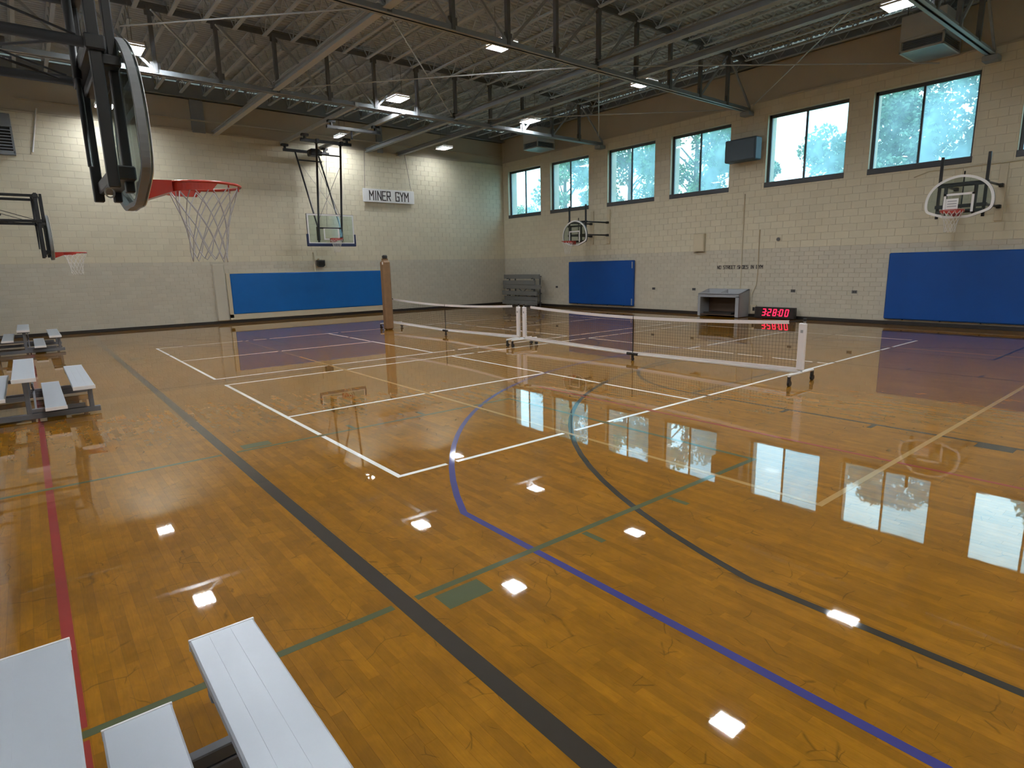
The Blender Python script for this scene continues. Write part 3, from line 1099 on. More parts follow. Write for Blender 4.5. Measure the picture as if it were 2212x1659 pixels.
def side_goal(loc, rz, label, wall, posts, arms, zb, cord, seed, turnb=True, post_y=0.465, paper=False):
    """wall-mounted fan board goal, built facing -x with its wall at x=+wall; heights are given absolute"""
    t = thing('basketball_goal', label, 'basketball hoop', loc, rz, 'side goals on wall arms', world=False)
    z0 = zb - loc[2]
    A = [a - loc[2] for a in arms]
    P0, P1 = posts[0] - loc[2], posts[1] - loc[2]
    sh = lambda poly: [(a, b + z0) for a, b in poly]
    board = MB().prism(sh(inset(FANL, 0.004)), -0.006, 0.006).build('backboard', BOARDA, t)
    MB().ring(sh(FANL), sh(inset(FANL, 0.058)), -0.010, -0.0065).build('border', WHITE, board)
    MB().ring(sh(FANL), sh(inset(FANL, 0.03)), 0.0065, 0.05).build('back_frame', mat('board_edge_grey', (0.13, 0.14, 0.145), 0.5), board)
    sq = [(-.305, .175), (.305, .175), (.305, .63), (-.305, .63)]
    sq2 = [(-.255, .12), (.255, .12), (.255, .58), (-.255, .58)]
    MB().box(-0.0105, -0.0065, -.305, -.255, z0 + .13, z0 + .58).box(-0.0105, -0.0065, .255, .305, z0 + .13, z0 + .58).box(-0.0105, -0.0065, -.305, .305, z0 + .53, z0 + .58).build('target_square', WHITE, board)
    if paper:
        pp = MB().box(-0.012, -0.0108, 0.0, .25, z0 + .19, z0 + .46).build('paper_notice', WHITE, board)
        q = MB()
        for k, zz in enumerate((0.39, 0.33, 0.27)):
            q.box(-0.0135, -0.0121, 0.03, .22, z0 + zz, z0 + zz + 0.022)
        q.build('printed_bars', GREYC, pp)
    hoop(t, -0.40, 0, z0 + 0.165, 1, 0, 0.39, cord, seed)
    fx = 0.17
    for s in (-1, 1):
        yy = s * post_y
        MB().bbox(fx - 0.03, fx + 0.03, yy - 0.03, yy + 0.03, P0, P1, 0.006).build('post', BLACK, t)
        for a in A:
            ar = MB().tube([(fx, yy, a), (wall, yy, a)], 0.03, 8).build('arm', BLACK, t)
            MB().bbox(wall - 0.16, wall - 0.03, yy - 0.045, yy + 0.045, a - 0.045, a + 0.045, 0.01).build('arm_hinge', BLACK, ar)
        MB().bbox(wall - 0.05, wall - 0.002, yy - 0.085, yy + 0.085, A[0] - 0.34, A[1] + 0.52, 0.006).build('wall_board', BEIGE, t)
        if turnb:
            mid0, mid1 = wall * 0.42, wall * 0.52
            za = A[0] + (A[1] - A[0]) * 0.36
            zb_ = A[0] + (A[1] - A[0]) * 0.47
            tb = MB().tube([(0.25, yy, A[0] + 0.03), (wall - 0.2, yy, A[1] - 0.03)], 0.007, 6).build('brace_cable', BLACK, t)
            MB().tube([(mid0, yy, za - 0.01), (mid1, yy, zb_ - 0.01)], 0.02, 6).build('turnbuckle', BLACK, tb)
    for s in (-1, 1) if turnb else ():
        hc = MB().tube([(0.27, s * post_y, A[0]), (1.15, -s * post_y, A[0])], 0.008, 6).build('cross_cable', BLACK, t)
        MB().tube([(0.62, s * post_y * 0.2, A[0]), (0.84, -s * post_y * 0.3, A[0])], 0.018, 6).build('turnbuckle', BLACK, hc)
    for a in A:
        MB().bbox(fx - 0.05, fx + 0.05, -post_y - 0.05, post_y + 0.05, a - 0.04, a + 0.04, 0.008).build('cross_member', BLACK, t)
    # carriage that carries the board on the posts
    for yy in (-0.30, 0.30):
        MB().bbox(0.052, 0.10, yy - 0.035, yy + 0.035, z0 + 0.06, (min(P1, z0 + 1.55) if turnb else z0 + 0.8), 0.006).build('board_rail', BLACK, t)
    MB().bbox(0.05, fx, -post_y, post_y, z0 + 0.12, z0 + 0.20, 0.008).build('lower_carrier', BLACK, t)
    MB().bbox(0.05, fx, -post_y, post_y, z0 + 0.74, z0 + 0.80, 0.008).build('upper_carrier', BLACK, t)
    rm = MB().tube([(fx + 0.06, 0, z0 + 0.24), (fx + 0.06, 0, P1 - 0.05 if turnb else z0 + 1.0)], 0.016, 8).tube([(fx + 0.06, 0, z0 + 0.75), (fx + 0.06, 0, P1 if turnb else z0 + 1.1)], 0.024 if turnb else 0.016, 8).build('height_adjuster', BLACK, t)
    MB().tube([(fx - 0.02, 0.0, z0 + 0.18), (fx - 0.02, 0, z0 + 0.12)], 0.016, 6).tube([(fx - 0.02 + 0.025 * math.cos(k), 0.0, z0 + 0.09 + 0.03 * math.sin(k)) for k in [2 * PI * i / 16 for i in range(16)]], 0.005, 6, closed=True).build('crank_eye', STEELL, rm)
    return t


side_goal((15.30, 13.03, 2.5), 0, 'fan-shaped hoop on wall arms under the second window, above the smaller blue mat', XW - 15.30, (2.80, 4.26), (3.08, 3.59), 2.67, CORDW, 3, turnb=False)
side_goal((15.30, 0.06, 2.5), 0, 'fan-shaped hoop with a paper on its board above the larger blue mat', XW - 15.30, (2.80, 4.26), (3.08, 3.59), 2.79, CORDW, 4, turnb=False, paper=True)
side_goal((-1.74, 0.03, 2.0), PI, 'large dark-framed hoop with red rim and grey net nearest the viewer', -1.74 - XL, (2.36, 3.75), (3.13, 3.62), 2.29, CORD, 11, post_y=0.43)
side_goal((-1.77, 12.9, 2.0), PI, 'small side-on hoop on black arms before the back wall, below the near hoop', -1.77 - XL, (2.30, 3.68), (3.08, 3.62), 2.25, CORDW, 6)

# main goal hanging from the roof by the back wall
g = thing('hanging_goal', 'glass backboard with navy padding hanging on a dark mast from the roof', 'basketball hoop', (6.92, 17.6, 2.78))
bx0, bx1, bz0, bz1, by = 6.01, 7.83, 2.87, 3.95, 17.6
bd = MB().box(bx0, bx1, by, by + 0.012, bz0, bz1).build('backboard', BOARDG, g)


def rect(a, b, c, d):
    return [(a, c), (b, c), (b, d), (a, d)]


MB().ring(rect(bx0, bx1, bz0, bz1), rect(bx0 + .055, bx1 - .055, bz0 + .055, bz1 - .055), by - 0.005, by - 0.001, 'y').build('border', WHITE, bd)
MB().ring(rect(bx0 - .012, bx1 + .012, bz0 - .012, bz1 + .012), rect(bx0 + .022, bx1 - .022, bz0 + .022, bz1 - .022), by + 0.013, by + 0.05, 'y').build('back_frame', STEELD, bd)
cx = 6.92
MB().ring(rect(cx - .305, cx + .305, 3.02, 3.47), rect(cx - .255, cx + .255, 3.07, 3.42), by - 0.006, by - 0.001, 'y').build('target_square', WHITE, bd)
pad = MB().bbox(bx0 - 0.05, bx1 + 0.05, by - 0.03, by + 0.06, bz0 - 0.09, bz0 + 0.02, 0.02)
pad.bbox(bx0 - 0.05, bx0 + 0.015, by - 0.03, by + 0.06, bz0 - 0.02, bz0 + 0.36, 0.015).bbox(bx1 - 0.015, bx1 + 0.05, by - 0.03, by + 0.06, bz0 - 0.02, bz0 + 0.36, 0.015)
pad.build('edge_padding', NAVY, g)
hoop(g, cx + 0.02, by - 0.385, 3.05, 0, 1, 0.38, CORDW, 8)
for x in (6.45, 7.35):
    MB().tube([(x - 0.02, 17.15, 6.42), (x, by + 0.10, 2.92)], 0.04, 8).build('mast', BLACK, g)
    MB().tube([(x - 0.05, 19.25, 6.42), (x + 0.02, by + 0.14, 3.45)], 0.032, 8).build('brace', BLACK, g)
    MB().bbox(x - 0.05, x + 0.05, by + 0.05, by + 0.16, 3.0, 3.5, 0.01).build('board_bracket', BLACK, g)
    MB().bbox(x - 0.06, x + 0.06, 17.05, 17.25, 6.36, 6.50, 0.01).build('swivel', BLACK, g)
for (z, w) in ((3.45, 0.03), (6.0, 0.025)):
    yy = 17.15 + (by + 0.1 - 17.15) * (6.42 - z) / 3.5
    MB().tube([(6.45, yy, z), (7.35, yy, z)], w, 8).build('cross_tube', BLACK, g)
MB().tube([(6.43, 19.0, 6.06), (7.33, 19.0, 6.06)], 0.025, 8).build('cross_tube', BLACK, g)
for a, b in ((6.45, 7.35), (7.35, 6.45)):
    MB().tube([(a, 17.3, 5.7), (b, 17.55, 3.75)], 0.008, 5).build('cross_cable', STEELD, g)
    MB().tube([(a, 18.9, 5.9), (b, 17.75, 3.9)], 0.006, 5).build('cross_cable', STEELL, g)
for yy, xa, xb in ((19.25, 5.95, 7.75), (17.15, 5.85, 7.75), (14.8, 5.85, 7.75)):
    bm = MB().bbox(xa, xb, yy - 0.05, yy + 0.05, 6.38, 6.48, 0.008).build('support_beam', BLACK, g)
    for x in (6.02, 7.58):
        MB().bbox(x - 0.035, x + 0.035, yy - 0.05, yy + 0.05, 6.47, 6.60, 0.006).bbox(x - 0.13, x + 0.13, yy - 0.07, yy + 0.07, 6.56, 6.64, 0.01).build('beam_clamp', BLACK, bm)
wi = MB().bbox(6.62, 6.98, 18.2, 18.62, 6.14, 6.38, 0.03).build('winch', BLACKP, g)
MB().tube([(6.6, 18.4, 6.26), (7.1, 18.4, 6.26)], 0.09, 12).build('cable_drum', STEELD, wi)
MB().tube([(6.8, 17.2, 6.4), (6.82, by + 0.15, 3.5)], 0.006, 5).build('hoist_cable', STEELD, g)
MB().tube([(6.7, 14.8, 6.38), (6.7, 14.8, 6.12)], 0.035, 8).build('safety_lock', BLACK, g)
for x in (6.02, 7.58):
    part(MB().box(x - 0.05, x + 0.05, 12.85, YB, 6.64, 6.76), 'goal_rail', STEELL, ce)

# ================================================================= MATS, SIGN, WALL FITTINGS
mt = thing('wall_mat', 'long blue padded mat in a beige frame on the back wall', 'wall padding', (6.74, 19.55, 0.2))
MB().bbox(3.64, 9.84, YB - 0.075, YB, 0.33, 1.84, 0.02).build('pad', BLUE, mt)
f = MB()
f.bbox(3.50, 3.64, YB - 0.05, YB, 0.19, 1.86, 0.006)
f.bbox(9.84, 9.98, YB - 0.05, YB, 0.19, 1.90, 0.006)
f.bbox(3.50, 9.98, YB - 0.05, YB, 0.115, 0.33, 0.006)
f.bbox(3.64, 9.84, YB - 0.05, YB, 1.84, 1.875, 0.006)
f.build('frame', BEIGE, mt)


def right_mat(y0, y1, z0, z1, label, m_):
    t = thing('wall_mat', label, 'wall padding', (XW - 0.06, (y0 + y1) / 2, z0))
    MB().bbox(XW - 0.13, XW - 0.001, y0, y1, z0, z1, 0.028).build('pad', m_, t)
    for zz in (z0 + 0.04, z1 - 0.32):
        MB().bbox(XW - 0.137, XW - 0.125, y0 + 0.035, y0 + 0.085, zz, zz + 0.26, 0.003).build('corner_tag', GREYC, t)
    tb = MB()
    k = y0 + 0.5
    while k < y1:
        tb.box(XW - 0.09, XW - 0.05, k, k + 0.03, z0 - 0.02, z0 + 0.01)
        k += 0.9
    tb.build('hanging_loops', BLACKP, t)


right_mat(11.13, 14.84, 0.19, 2.03, 'smaller-looking blue wall mat between the corner bleachers and the trough cabinet', BLUE2)
right_mat(-1.76, 1.93, 0.165, 2.02, 'large blue wall mat under the hoop with the paper notice', BLUE2)

STROKES = {'M': [(0, 0, 0, 1), (0, 1, .5, .45), (.5, .45, 1, 1), (1, 1, 1, 0)], 'I': [(.5, 0, .5, 1)], 'N': [(0, 0, 0, 1), (0, 1, 1, 0), (1, 0, 1, 1)],
           'E': [(0, 0, 0, 1), (0, 1, 1, 1), (0, .52, .8, .52), (0, 0, 1, 0)], 'R': [(0, 0, 0, 1), (0, 1, 1, 1), (1, 1, 1, .5), (1, .5, 0, .5), (.4, .5, 1, 0)],
           'G': [(1, .85, 1, 1), (1, 1, 0, 1), (0, 1, 0, 0), (0, 0, 1, 0), (1, 0, 1, .48), (1, .48, .5, .48)], 'Y': [(0, 1, .5, .5), (1, 1, .5, .5), (.5, .5, .5, 0)],
           'O': [(0, 0, 0, 1), (0, 1, 1, 1), (1, 1, 1, 0), (1, 0, 0, 0)], 'S': [(1, 1, 0, 1), (0, 1, 0, .52), (0, .52, 1, .52), (1, .52, 1, 0), (1, 0, 0, 0)],
           'T': [(0, 1, 1, 1), (.5, 1, .5, 0)], 'H': [(0, 0, 0, 1), (1, 0, 1, 1), (0, .5, 1, .5)]}


def lettering(text, place, w, h, gap, sp, th):
    """stroke letters; place(u,z,n) -> world"""
    mb = MB()
    u = 0.0
    for ch in text:
        if ch == ' ':
            u += sp
            continue
        ww = w * (0.45 if ch == 'I' else 1.15 if ch == 'M' else 1)
        for x0, z0, x1, z1 in STROKES[ch]:
            a, b = Vector((u + x0 * ww, z0 * h)), Vector((u + x1 * ww, z1 * h))
            d = (b - a).normalized()
            a, b = a - d * th / 2, b + d * th / 2
            nr = Vector((-d.y, d.x)) * th / 2
            q = [a + nr, b + nr, b - nr, a - nr]
            pts = [place(c.x, c.y, 0) for c in q] + [place(c.x, c.y, 0.004) for c in q]
            mb.faces(pts, [(0, 1, 2, 3), (7, 6, 5, 4)] + [(i, 4 + i, 4 + (i + 1) % 4, (i + 1) % 4) for i in range(4)])
        u += ww + gap
    return mb, u - gap


sg = thing('hall_sign', 'white MINER GYM sign board hanging on two wires on the back wall', 'sign', (10.44, 19.5, 4.71))
MB().bbox(9.22, 11.67, 19.47, 19.53, 4.71, 5.26, 0.01).build('sign_board', WHITE, sg)
mb, wd_ = lettering('MINER GYM', lambda u, z, n: (u, 0 - n, z), 0.155, 0.36, 0.065, 0.20, 0.042)
k0 = 10.44 - wd_ / 2
mb, _ = lettering('MINER GYM', lambda u, z, n: (k0 + u, 19.468 - n, 4.805 + z), 0.155, 0.36, 0.065, 0.20, 0.042)
tag(mb.build('lettering', PRINT, sg), kind='stuff')
for xa, xb in ((9.32, 9.45), (11.55, 11.35)):
    MB().tube([(xa, 19.5, 5.25), (xb, YB - 0.02, LB)], 0.008, 5).build('hanging_wire', STEELD, sg)

nt = thing('wall_lettering', 'small black NO STREET SHOES IN GYM lettering on the wall above the trough cabinet', 'lettering', (XW, 6.58, 1.64))
mb, wd_ = lettering('NO STREET SHOES IN GYM', lambda u, z, n: (n, -u, z), 0.062, 0.105, 0.024, 0.085, 0.020)
sc_ = 1.69 / wd_
mb, _ = lettering('NO STREET SHOES IN GYM', lambda u, z, n: (XW - 0.002 - n, 7.425 - u, 1.638 + z), 0.062 * sc_, 0.105, 0.024 * sc_, 0.085 * sc_, 0.021)
tag(mb.build('lettering', PRINT, nt), kind='stuff')

# speakers
sp = thing('wall_speaker', 'large slate loudspeaker mounted between the fourth and fifth windows', 'speaker', (16.55, 6.45, 5.1))
MB().bbox(16.32, 16.70, 5.92, 7.02, 5.10, 5.80, 0.03).build('cabinet', SPK, sp)
MB().bbox(16.305, 16.325, 5.96, 6.98, 5.14, 5.76, 0.008).build('grille', SPK, sp)
MB().bar((16.70, 6.45, 5.45), (XW, 6.45, 5.45), 0.12).build('wall_bracket', STEELD, sp)
s2 = thing('wall_speaker', 'small black loudspeaker on the back wall above the framed mat', 'speaker', (7.12, 19.45, 2.03))
MB().prism([(6.98, 2.09), (7.05, 2.03), (7.19, 2.03), (7.27, 2.09), (7.27, 2.31), (6.98, 2.31)], 19.32, 19.52, 'y').build('cabinet', BLACKP, s2)
MB().bbox(7.0, 7.25, 19.305, 19.325, 2.10, 2.28, 0.006).build('grille', BLACK, s2)
MB().bbox(7.06, 7.2, 19.40, YB, 2.31, 2.37, 0.006).build('wall_bracket', BEIGE, s2)
MB().tube([(6.93, YB - 0.015, 1.88), (6.90, YB - 0.015, 2.62)], 0.018, 6).build('cable_conduit', BEIGE, s2)

# beige wall box, small fittings
bxo = thing('wall_box', 'beige metal box on the window wall between hoop and lettering', 'electrical box', (16.78, 8.15, 2.25))
MB().bbox(XW - 0.13, XW, 7.94, 8.37, 2.26, 2.90, 0.012).build('enclosure', BEIGE, bxo)
MB().bbox(XW - 0.137, XW - 0.13, 7.97, 8.34, 2.29, 2.87, 0.003).build('cover', BEIGE, bxo)
it = thing('call_button', 'tiny dark round fitting on the wall high beside the beige box', 'wall fitting', (16.83, 5.25, 2.5))
MB().tube([(XW - 0.03, 5.25, 2.56), (XW, 5.25, 2.56)], 0.06, 12).build('button', STEELD, it)
MB().tube([(XW - 0.012, 5.25, 2.56), (XW, 5.25, 2.56)], 0.085, 14).build('plate', BEIGE, it)
fits = [(15.74, 'tiny dark socket plate on the wall between the corner bleachers and the smaller blue mat'), (10.19, 'tiny dark socket plate just past the smaller blue mat, towards the trough cabinet'),
        (8.36, 'tiny dark socket plate beside the trough cabinet'), (4.66, 'tiny dark socket plate on the wall above the red clock'), (2.81, 'tiny dark socket plate close to the larger blue mat')]
for yy, lb in fits:
    t = thing('socket_plate', lb, 'socket', (XW, yy, 0.87), group='low socket plates along the window wall')
    MB().bbox(XW - 0.008, XW, yy - 0.075, yy + 0.075, 0.865, 0.955, 0.003).build('plate', STEELD, t)
    MB().box(XW - 0.012, XW - 0.008, yy - 0.045, yy - 0.01, 0.885, 0.935).box(XW - 0.012, XW - 0.008, yy + 0.01, yy + 0.045, 0.885, 0.935).build('sockets', BLACKP, t)
ot = thing('power_outlet', 'beige power outlet box low on the wall beside the red clock', 'socket', (XW, 5.94, 0.12))
MB().bbox(XW - 0.06, XW, 5.86, 6.06, 0.12, 0.42, 0.008).build('box', BEIGE, ot)
MB().bbox(XW - 0.066, XW - 0.058, 5.9, 5.98, 0.22, 0.34, 0.003).build('socket_face', BLACKP, ot)

# conduits on the walls (each its own run)
def pipe(label, pts, r, ma):
    o = MB().tube(pts, r, 8).build('conduit', ma)
    return tag(o, label, 'conduit')


pipe('long pipe running along the back wall below the roof', [(-1.9, YB - 0.06, 7.16), (XW - 0.05, YB - 0.06, 7.16)], 0.028, UPPER)
pipe('bent cable drop on the wall above the outlet beside the clock', [(XW - 0.02, 5.90, 2.9), (XW - 0.02, 5.90, 1.45), (XW - 0.02, 5.92, 1.1), (XW - 0.02, 6.05, 0.8), (XW - 0.02, 6.08, 0.40)], 0.016, BEIGE)
pipe('straight thin conduit rising from the trough cabinet past the lettering', [(XW - 0.02, 6.50, 0.97), (XW - 0.02, 6.50, 4.1)], 0.016, BEIGE)
pipe('thin conduit under the window sills beside the hoop with the paper', [(XW - 0.02, 1.55, 4.02), (XW - 0.02, 1.2, 4.14), (XW - 0.02, -3.0, 4.14)], 0.014, BEIGE)
pipe('white conduit dropping from the roof near the grey louvre', [(-1.35, YB - 0.03, 6.95), (-1.55, YB - 0.03, 6.0), (-1.62, YB - 0.03, 5.65)], 0.02, WHITE)

lv = thing('wall_louvre', 'grey slatted louvre high on the back wall at the picture edge', 'vent', (-2.5, 19.5, 5.55))
MB().bbox(-2.98, -2.03, YB - 0.16, YB, 6.30, 6.68, 0.01).build('head_box', GREYV, lv)
f = MB()
f.box(-2.98, -2.93, YB - 0.16, YB, 5.55, 6.3).box(-2.08, -2.03, YB - 0.16, YB, 5.55, 6.3).bbox(-2.98, -2.03, YB - 0.16, YB, 5.5, 5.62, 0.008)
f.build('frame', GREYV, lv)
MB().box(-2.93, -2.08, YB - 0.05, YB, 5.6, 6.3).build('back_panel', BLACKP, lv)
for k in range(7):
    z = 5.68 + k * 0.088
    MB().bar((-2.93, YB - 0.12, z), (-2.08, YB - 0.12, z), 0.06, 0.03).build('slat', GREYV, lv)

# ================================================================= TROUGH CABINET, CLOCK
tc_ = thing('trough_cabinet', 'grey cabinet with two sunken basins on top and an open brown front', 'cabinet', (16.5, 6.94, 0))
X0, X1, Y0, Y1 = 16.2, XW - 0.015, 6.15, 7.73
side = [(X0, 0.02), (X1, 0.02), (X1, 0.95), (X0, 0.80)]
for a, b in ((Y0, Y0 + 0.06), (Y1 - 0.06, Y1)):
    MB().prism(side, a, b, 'y').build('side_panel', GREYC, tc_)
f = MB()
f.bbox(X0 - 0.02, X0 + 0.03, Y0, Y0 + 0.13, 0.02, 0.72, 0.005).bbox(X0 - 0.02, X0 + 0.03, Y1 - 0.10, Y1, 0.02, 0.72, 0.005).bbox(X0 - 0.02, X0 + 0.03, Y0, Y1, 0.68, 0.80, 0.005)
f.build('front_frame', GREYC, tc_)
ins = MB()
ins.box(X1 - 0.03, X1, Y0 + 0.06, Y1 - 0.06, 0.02, 0.70).box(X0 + 0.03, X1, Y0 + 0.06, Y1 - 0.06, 0.06, 0.09)
ins.build('inner_lining', BROWN, tc_)
MB().box(X0 + 0.05, X1 - 0.05, Y0 + 0.3, Y1 - 0.2, 0.09, 0.16).build('lower_shelf', BLACKP, tc_)


def topz(x):
    return 0.80 + 0.15 * (x - X0) / (X1 - X0)


T = MB()
ys = [Y0, Y0 + 0.07, (Y0 + Y1) / 2 - 0.025, (Y0 + Y1) / 2 + 0.025, Y1 - 0.07, Y1]
xs = [X0 - 0.02, X0 + 0.10, X1 - 0.08, X1]
for i in range(3):
    for j in range(5):
        if i == 1 and j in (1, 3):
            continue
        a, b, c, d = xs[i], xs[i + 1], ys[j], ys[j + 1]
        T.faces([(a, c, topz(a)), (b, c, topz(b)), (b, d, topz(b)), (a, d, topz(a)), (a, c, topz(a) - .02), (b, c, topz(b) - .02), (b, d, topz(b) - .02), (a, d, topz(a) - .02)],
                [(0, 1, 2, 3), (7, 6, 5, 4), (0, 4, 5, 1), (1, 5, 6, 2), (2, 6, 7, 3), (3, 7, 4, 0)])
T.build('top_panel', GREYC, tc_)
for j in (1, 3):
    a, b, c, d = xs[1], xs[2], ys[j], ys[j + 1]
    q = 0.06
    lo = 0.74
    MB().faces([(a, c, topz(a)), (b, c, topz(b)), (b, d, topz(b)), (a, d, topz(a)), (a + q, c + q, lo), (b - q, c + q, lo), (b - q, d - q, lo), (a + q, d - q, lo)],
               [(4, 5, 6, 7), (0, 1, 5, 4), (1, 2, 6, 5), (2, 3, 7, 6), (3, 0, 4, 7)])
    B_ = MB()
    B_.faces([(a, c, topz(a)), (b, c, topz(b)), (b, d, topz(b)), (a, d, topz(a)), (a + q, c + q, lo), (b - q, c + q, lo), (b - q, d - q, lo), (a + q, d - q, lo)],
             [(4, 5, 6, 7), (0, 1, 5, 4), (1, 2, 6, 5), (2, 3, 7, 6), (3, 0, 4, 7)])
    B_.build('basin', GREYC, tc_)

ck = thing('digital_clock', 'black floor clock with glowing red digits standing by the wall', 'clock', (16.55, 5.08, 0))
MB().bbox(16.50, 16.66, 4.40, 5.74, 0.02, 0.385, 0.012).build('case', BLACKP, ck)
MB().bbox(16.492, 16.502, 4.44, 5.70, 0.05, 0.36, 0.004).build('lens', RUBBER, ck)
ft = MB()
for yy in (4.6, 5.5):
    ft.box(16.52, 16.64, yy - 0.04, yy + 0.04, 0, 0.02)
ft.build('feet', BLACKP, ck)
SEG = {'3': 'abgcd', '2': 'abged', '8': 'abcdefg', '0': 'abcdef'}


def seg(mb, y0, z0, w, h, s, th=0.036):
    P = {'a': (0, h, w, h), 'b': (w, h / 2, w, h), 'c': (w, 0, w, h / 2), 'd': (0, 0, w, 0), 'e': (0, 0, 0, h / 2), 'f': (0, h / 2, 0, h), 'g': (0, h / 2, w, h / 2)}[s]
    x = 16.488
    sh = lambda u, z: (x, y0 - u - z * 0.16, z0 + z)
    a, b = sh(P[0], P[1]), sh(P[2], P[3])
    mb.bar(a, b, th if abs(P[0] - P[2]) > 1e-6 else 0.012, th)


for k, (chs, y) in enumerate(zip('32800', (5.465, 5.28, 5.10, 4.885, 4.70))):
    mb = MB()
    for s_ in SEG[chs]:
        seg(mb, y, 0.115, 0.088, 0.205, s_, 0.024)
    mb.build('digit', LED, ck)
mb = MB()
for y in (5.352, 4.958):
    for z in (0.16, 0.25):
        mb.bbox(16.482, 16.492, y - 0.011 - z * .16, y + 0.011 - z * .16, z - 0.011, z + 0.011, 0.003)
mb.build('colon', LED, ck)

# ================================================================= VOLLEYBALL POST, NETS
vp = thing('volleyball_post', 'tall brown padded post with a black cap beside the far net', 'post', (6.40, 12.42, 0))
MB().bbox(6.27, 6.53, 12.29, 12.55, 0.0, 2.14, 0.05).build('pad', POSTW, vp)
MB().tube([(6.40, 12.42, 2.14), (6.40, 12.42, 2.20)], 0.10, 12).build('collar', POSTW, vp)
MB().bbox(6.33, 6.47, 12.35, 12.49, 2.19, 2.31, 0.03).build('cap', BLACKP, vp)
MB().bbox(6.262, 6.272, 12.30, 12.36, 2.02, 2.10, 0.003).build('sticker', WHITE, vp)


def pickle_net(y0, y1, x, label):
    t = thing('pickleball_net', label, 'net', (x, (y0 + y1) / 2, 0))
    ym = (y0 + y1) / 2

    def q_(y):
        return abs((y - ym) / ((y1 - y0) / 2))

    def top(y):
        return 0.872 + 0.10 * q_(y) ** 2

    def low(y):
        return 0.170 + 0.058 * q_(y)

    def tub(y):
        return 0.128 + 0.042 * q_(y)
    n = 40
    YS = [y0 + 0.05 + (y1 - y0 - 0.1) * i / n for i in range(n + 1)]
    nm = MB()
    m = int((y1 - y0) / 0.055)
    for i in range(m + 1):
        y = y0 + 0.05 + (y1 - y0 - 0.1) * i / m
        nm.bar((x, y, low(y)), (x, y, top(y) - 0.02), 0.0026)
    for k in range(1, 13):
        for i in range(n):
            a, b = YS[i], YS[i + 1]
            za = low(a) + (top(a) - low(a)) * k / 13
            zb = low(b) + (top(b) - low(b)) * k / 13
            nm.bar((x, a, za), (x, b, zb), 0.0026)
    tag(nm.build('netting', NETM, t), kind='stuff')

    def band(ya, yb, f, h, nn):
        tp = MB()
        YT = [ya + (yb - ya) * i / nn for i in range(nn + 1)]
        for i in range(nn):
            a, b = YT[i], YT[i + 1]
            za, zb = f(a), f(b)
            tp.faces([(x - .006, a, za), (x - .006, b, zb), (x - .006, b, zb - h), (x - .006, a, za - h), (x + .006, a, za), (x + .006, b, zb), (x + .006, b, zb - h), (x + .006, a, za - h)],
                     [(0, 1, 2, 3), (7, 6, 5, 4), (0, 4, 5, 1), (3, 2, 6, 7)])
        return tp
    e = 0.24
    band(y0 + e, y1 - e, top, 0.055, 40).build('top_tape', TAPE, t)
    band(y0 + 0.06, y1 - 0.06, lambda y: low(y) + 0.01, 0.042, 20).build('bottom_tape', TAPE, t)
    for s, ye in ((1, y0), (-1, y1)):
        a, b = sorted((ye - s * 0.035, ye + s * 0.075))
        MB().bbox(x - 0.030, x + 0.030, a, b, 0.205, top(ye) - 0.045, 0.012).build('side_sleeve', TAPE, t)
        MB().bbox(x - 0.0325, x - 0.0300, (a + b) / 2 - 0.02, (a + b) / 2 + 0.02, 0.78, 0.825, 0.001).build('sleeve_logo', GREYC, t)
        MB().tube([(x, ye, 0.165), (x, ye, 0.985)], 0.019, 8).build('end_post', STEELL, t)
        MB().tube([(x, ye, 0.955), (x, ye, 0.995)], 0.028, 8).build('post_cap', BLACKP, t)
        MB().bar((x, ye + s * 0.01, 0.968), (x, ye + s * e, top(ye + s * e) - 0.022), 0.01, 0.022).build('strap', BLACKP, t)
        ft_ = MB().tube([(x - 0.39, ye, 0.165), (x + 0.39, ye, 0.165)], 0.021, 8).build('foot_bar', WHITE, t)
        for sx in (-0.37, 0.37):
            MB().bbox(x + sx - 0.020, x + sx + 0.020, ye - 0.022, ye + 0.022, 0.06, 0.15, 0.005).build('caster_fork', BLACKP, ft_)
            MB().tube([(x + sx + 0.012, ye - 0.018, 0.042), (x + sx + 0.012, ye + 0.018, 0.042)], 0.042, 14).build('caster_wheel', BLACKP, ft_)
    MB().tube([(x, y0, 0.168), (x, ym, 0.128), (x, y1, 0.168)], 0.024, 10).build('base_tube', WHITE, t)
    MB().tube([(x, ym - 0.14, 0.131), (x, ym + 0.14, 0.131)], 0.029, 10).build('base_joint', BLACKP, t)
    MB().tube([(x, ym, 0.10), (x, ym, top(ym))], 0.011, 8).build('center_post', BLACK, t)
    MB().bbox(x - 0.018, x + 0.018, ym - 0.02, ym + 0.02, 0.05, 0.12, 0.005).build('caster_fork', BLACKP, t)
    MB().tube([(x, ym - 0.015, 0.033), (x, ym + 0.015, 0.033)], 0.033, 12).build('caster_wheel', BLACKP, t)
    return t


pickle_net(6.33, 12.84, 6.71, 'portable net farther away, ending at the brown padded post')
pickle_net(-0.46, 6.14, 6.71, 'portable net nearer the viewer, ending at the near white sideline')

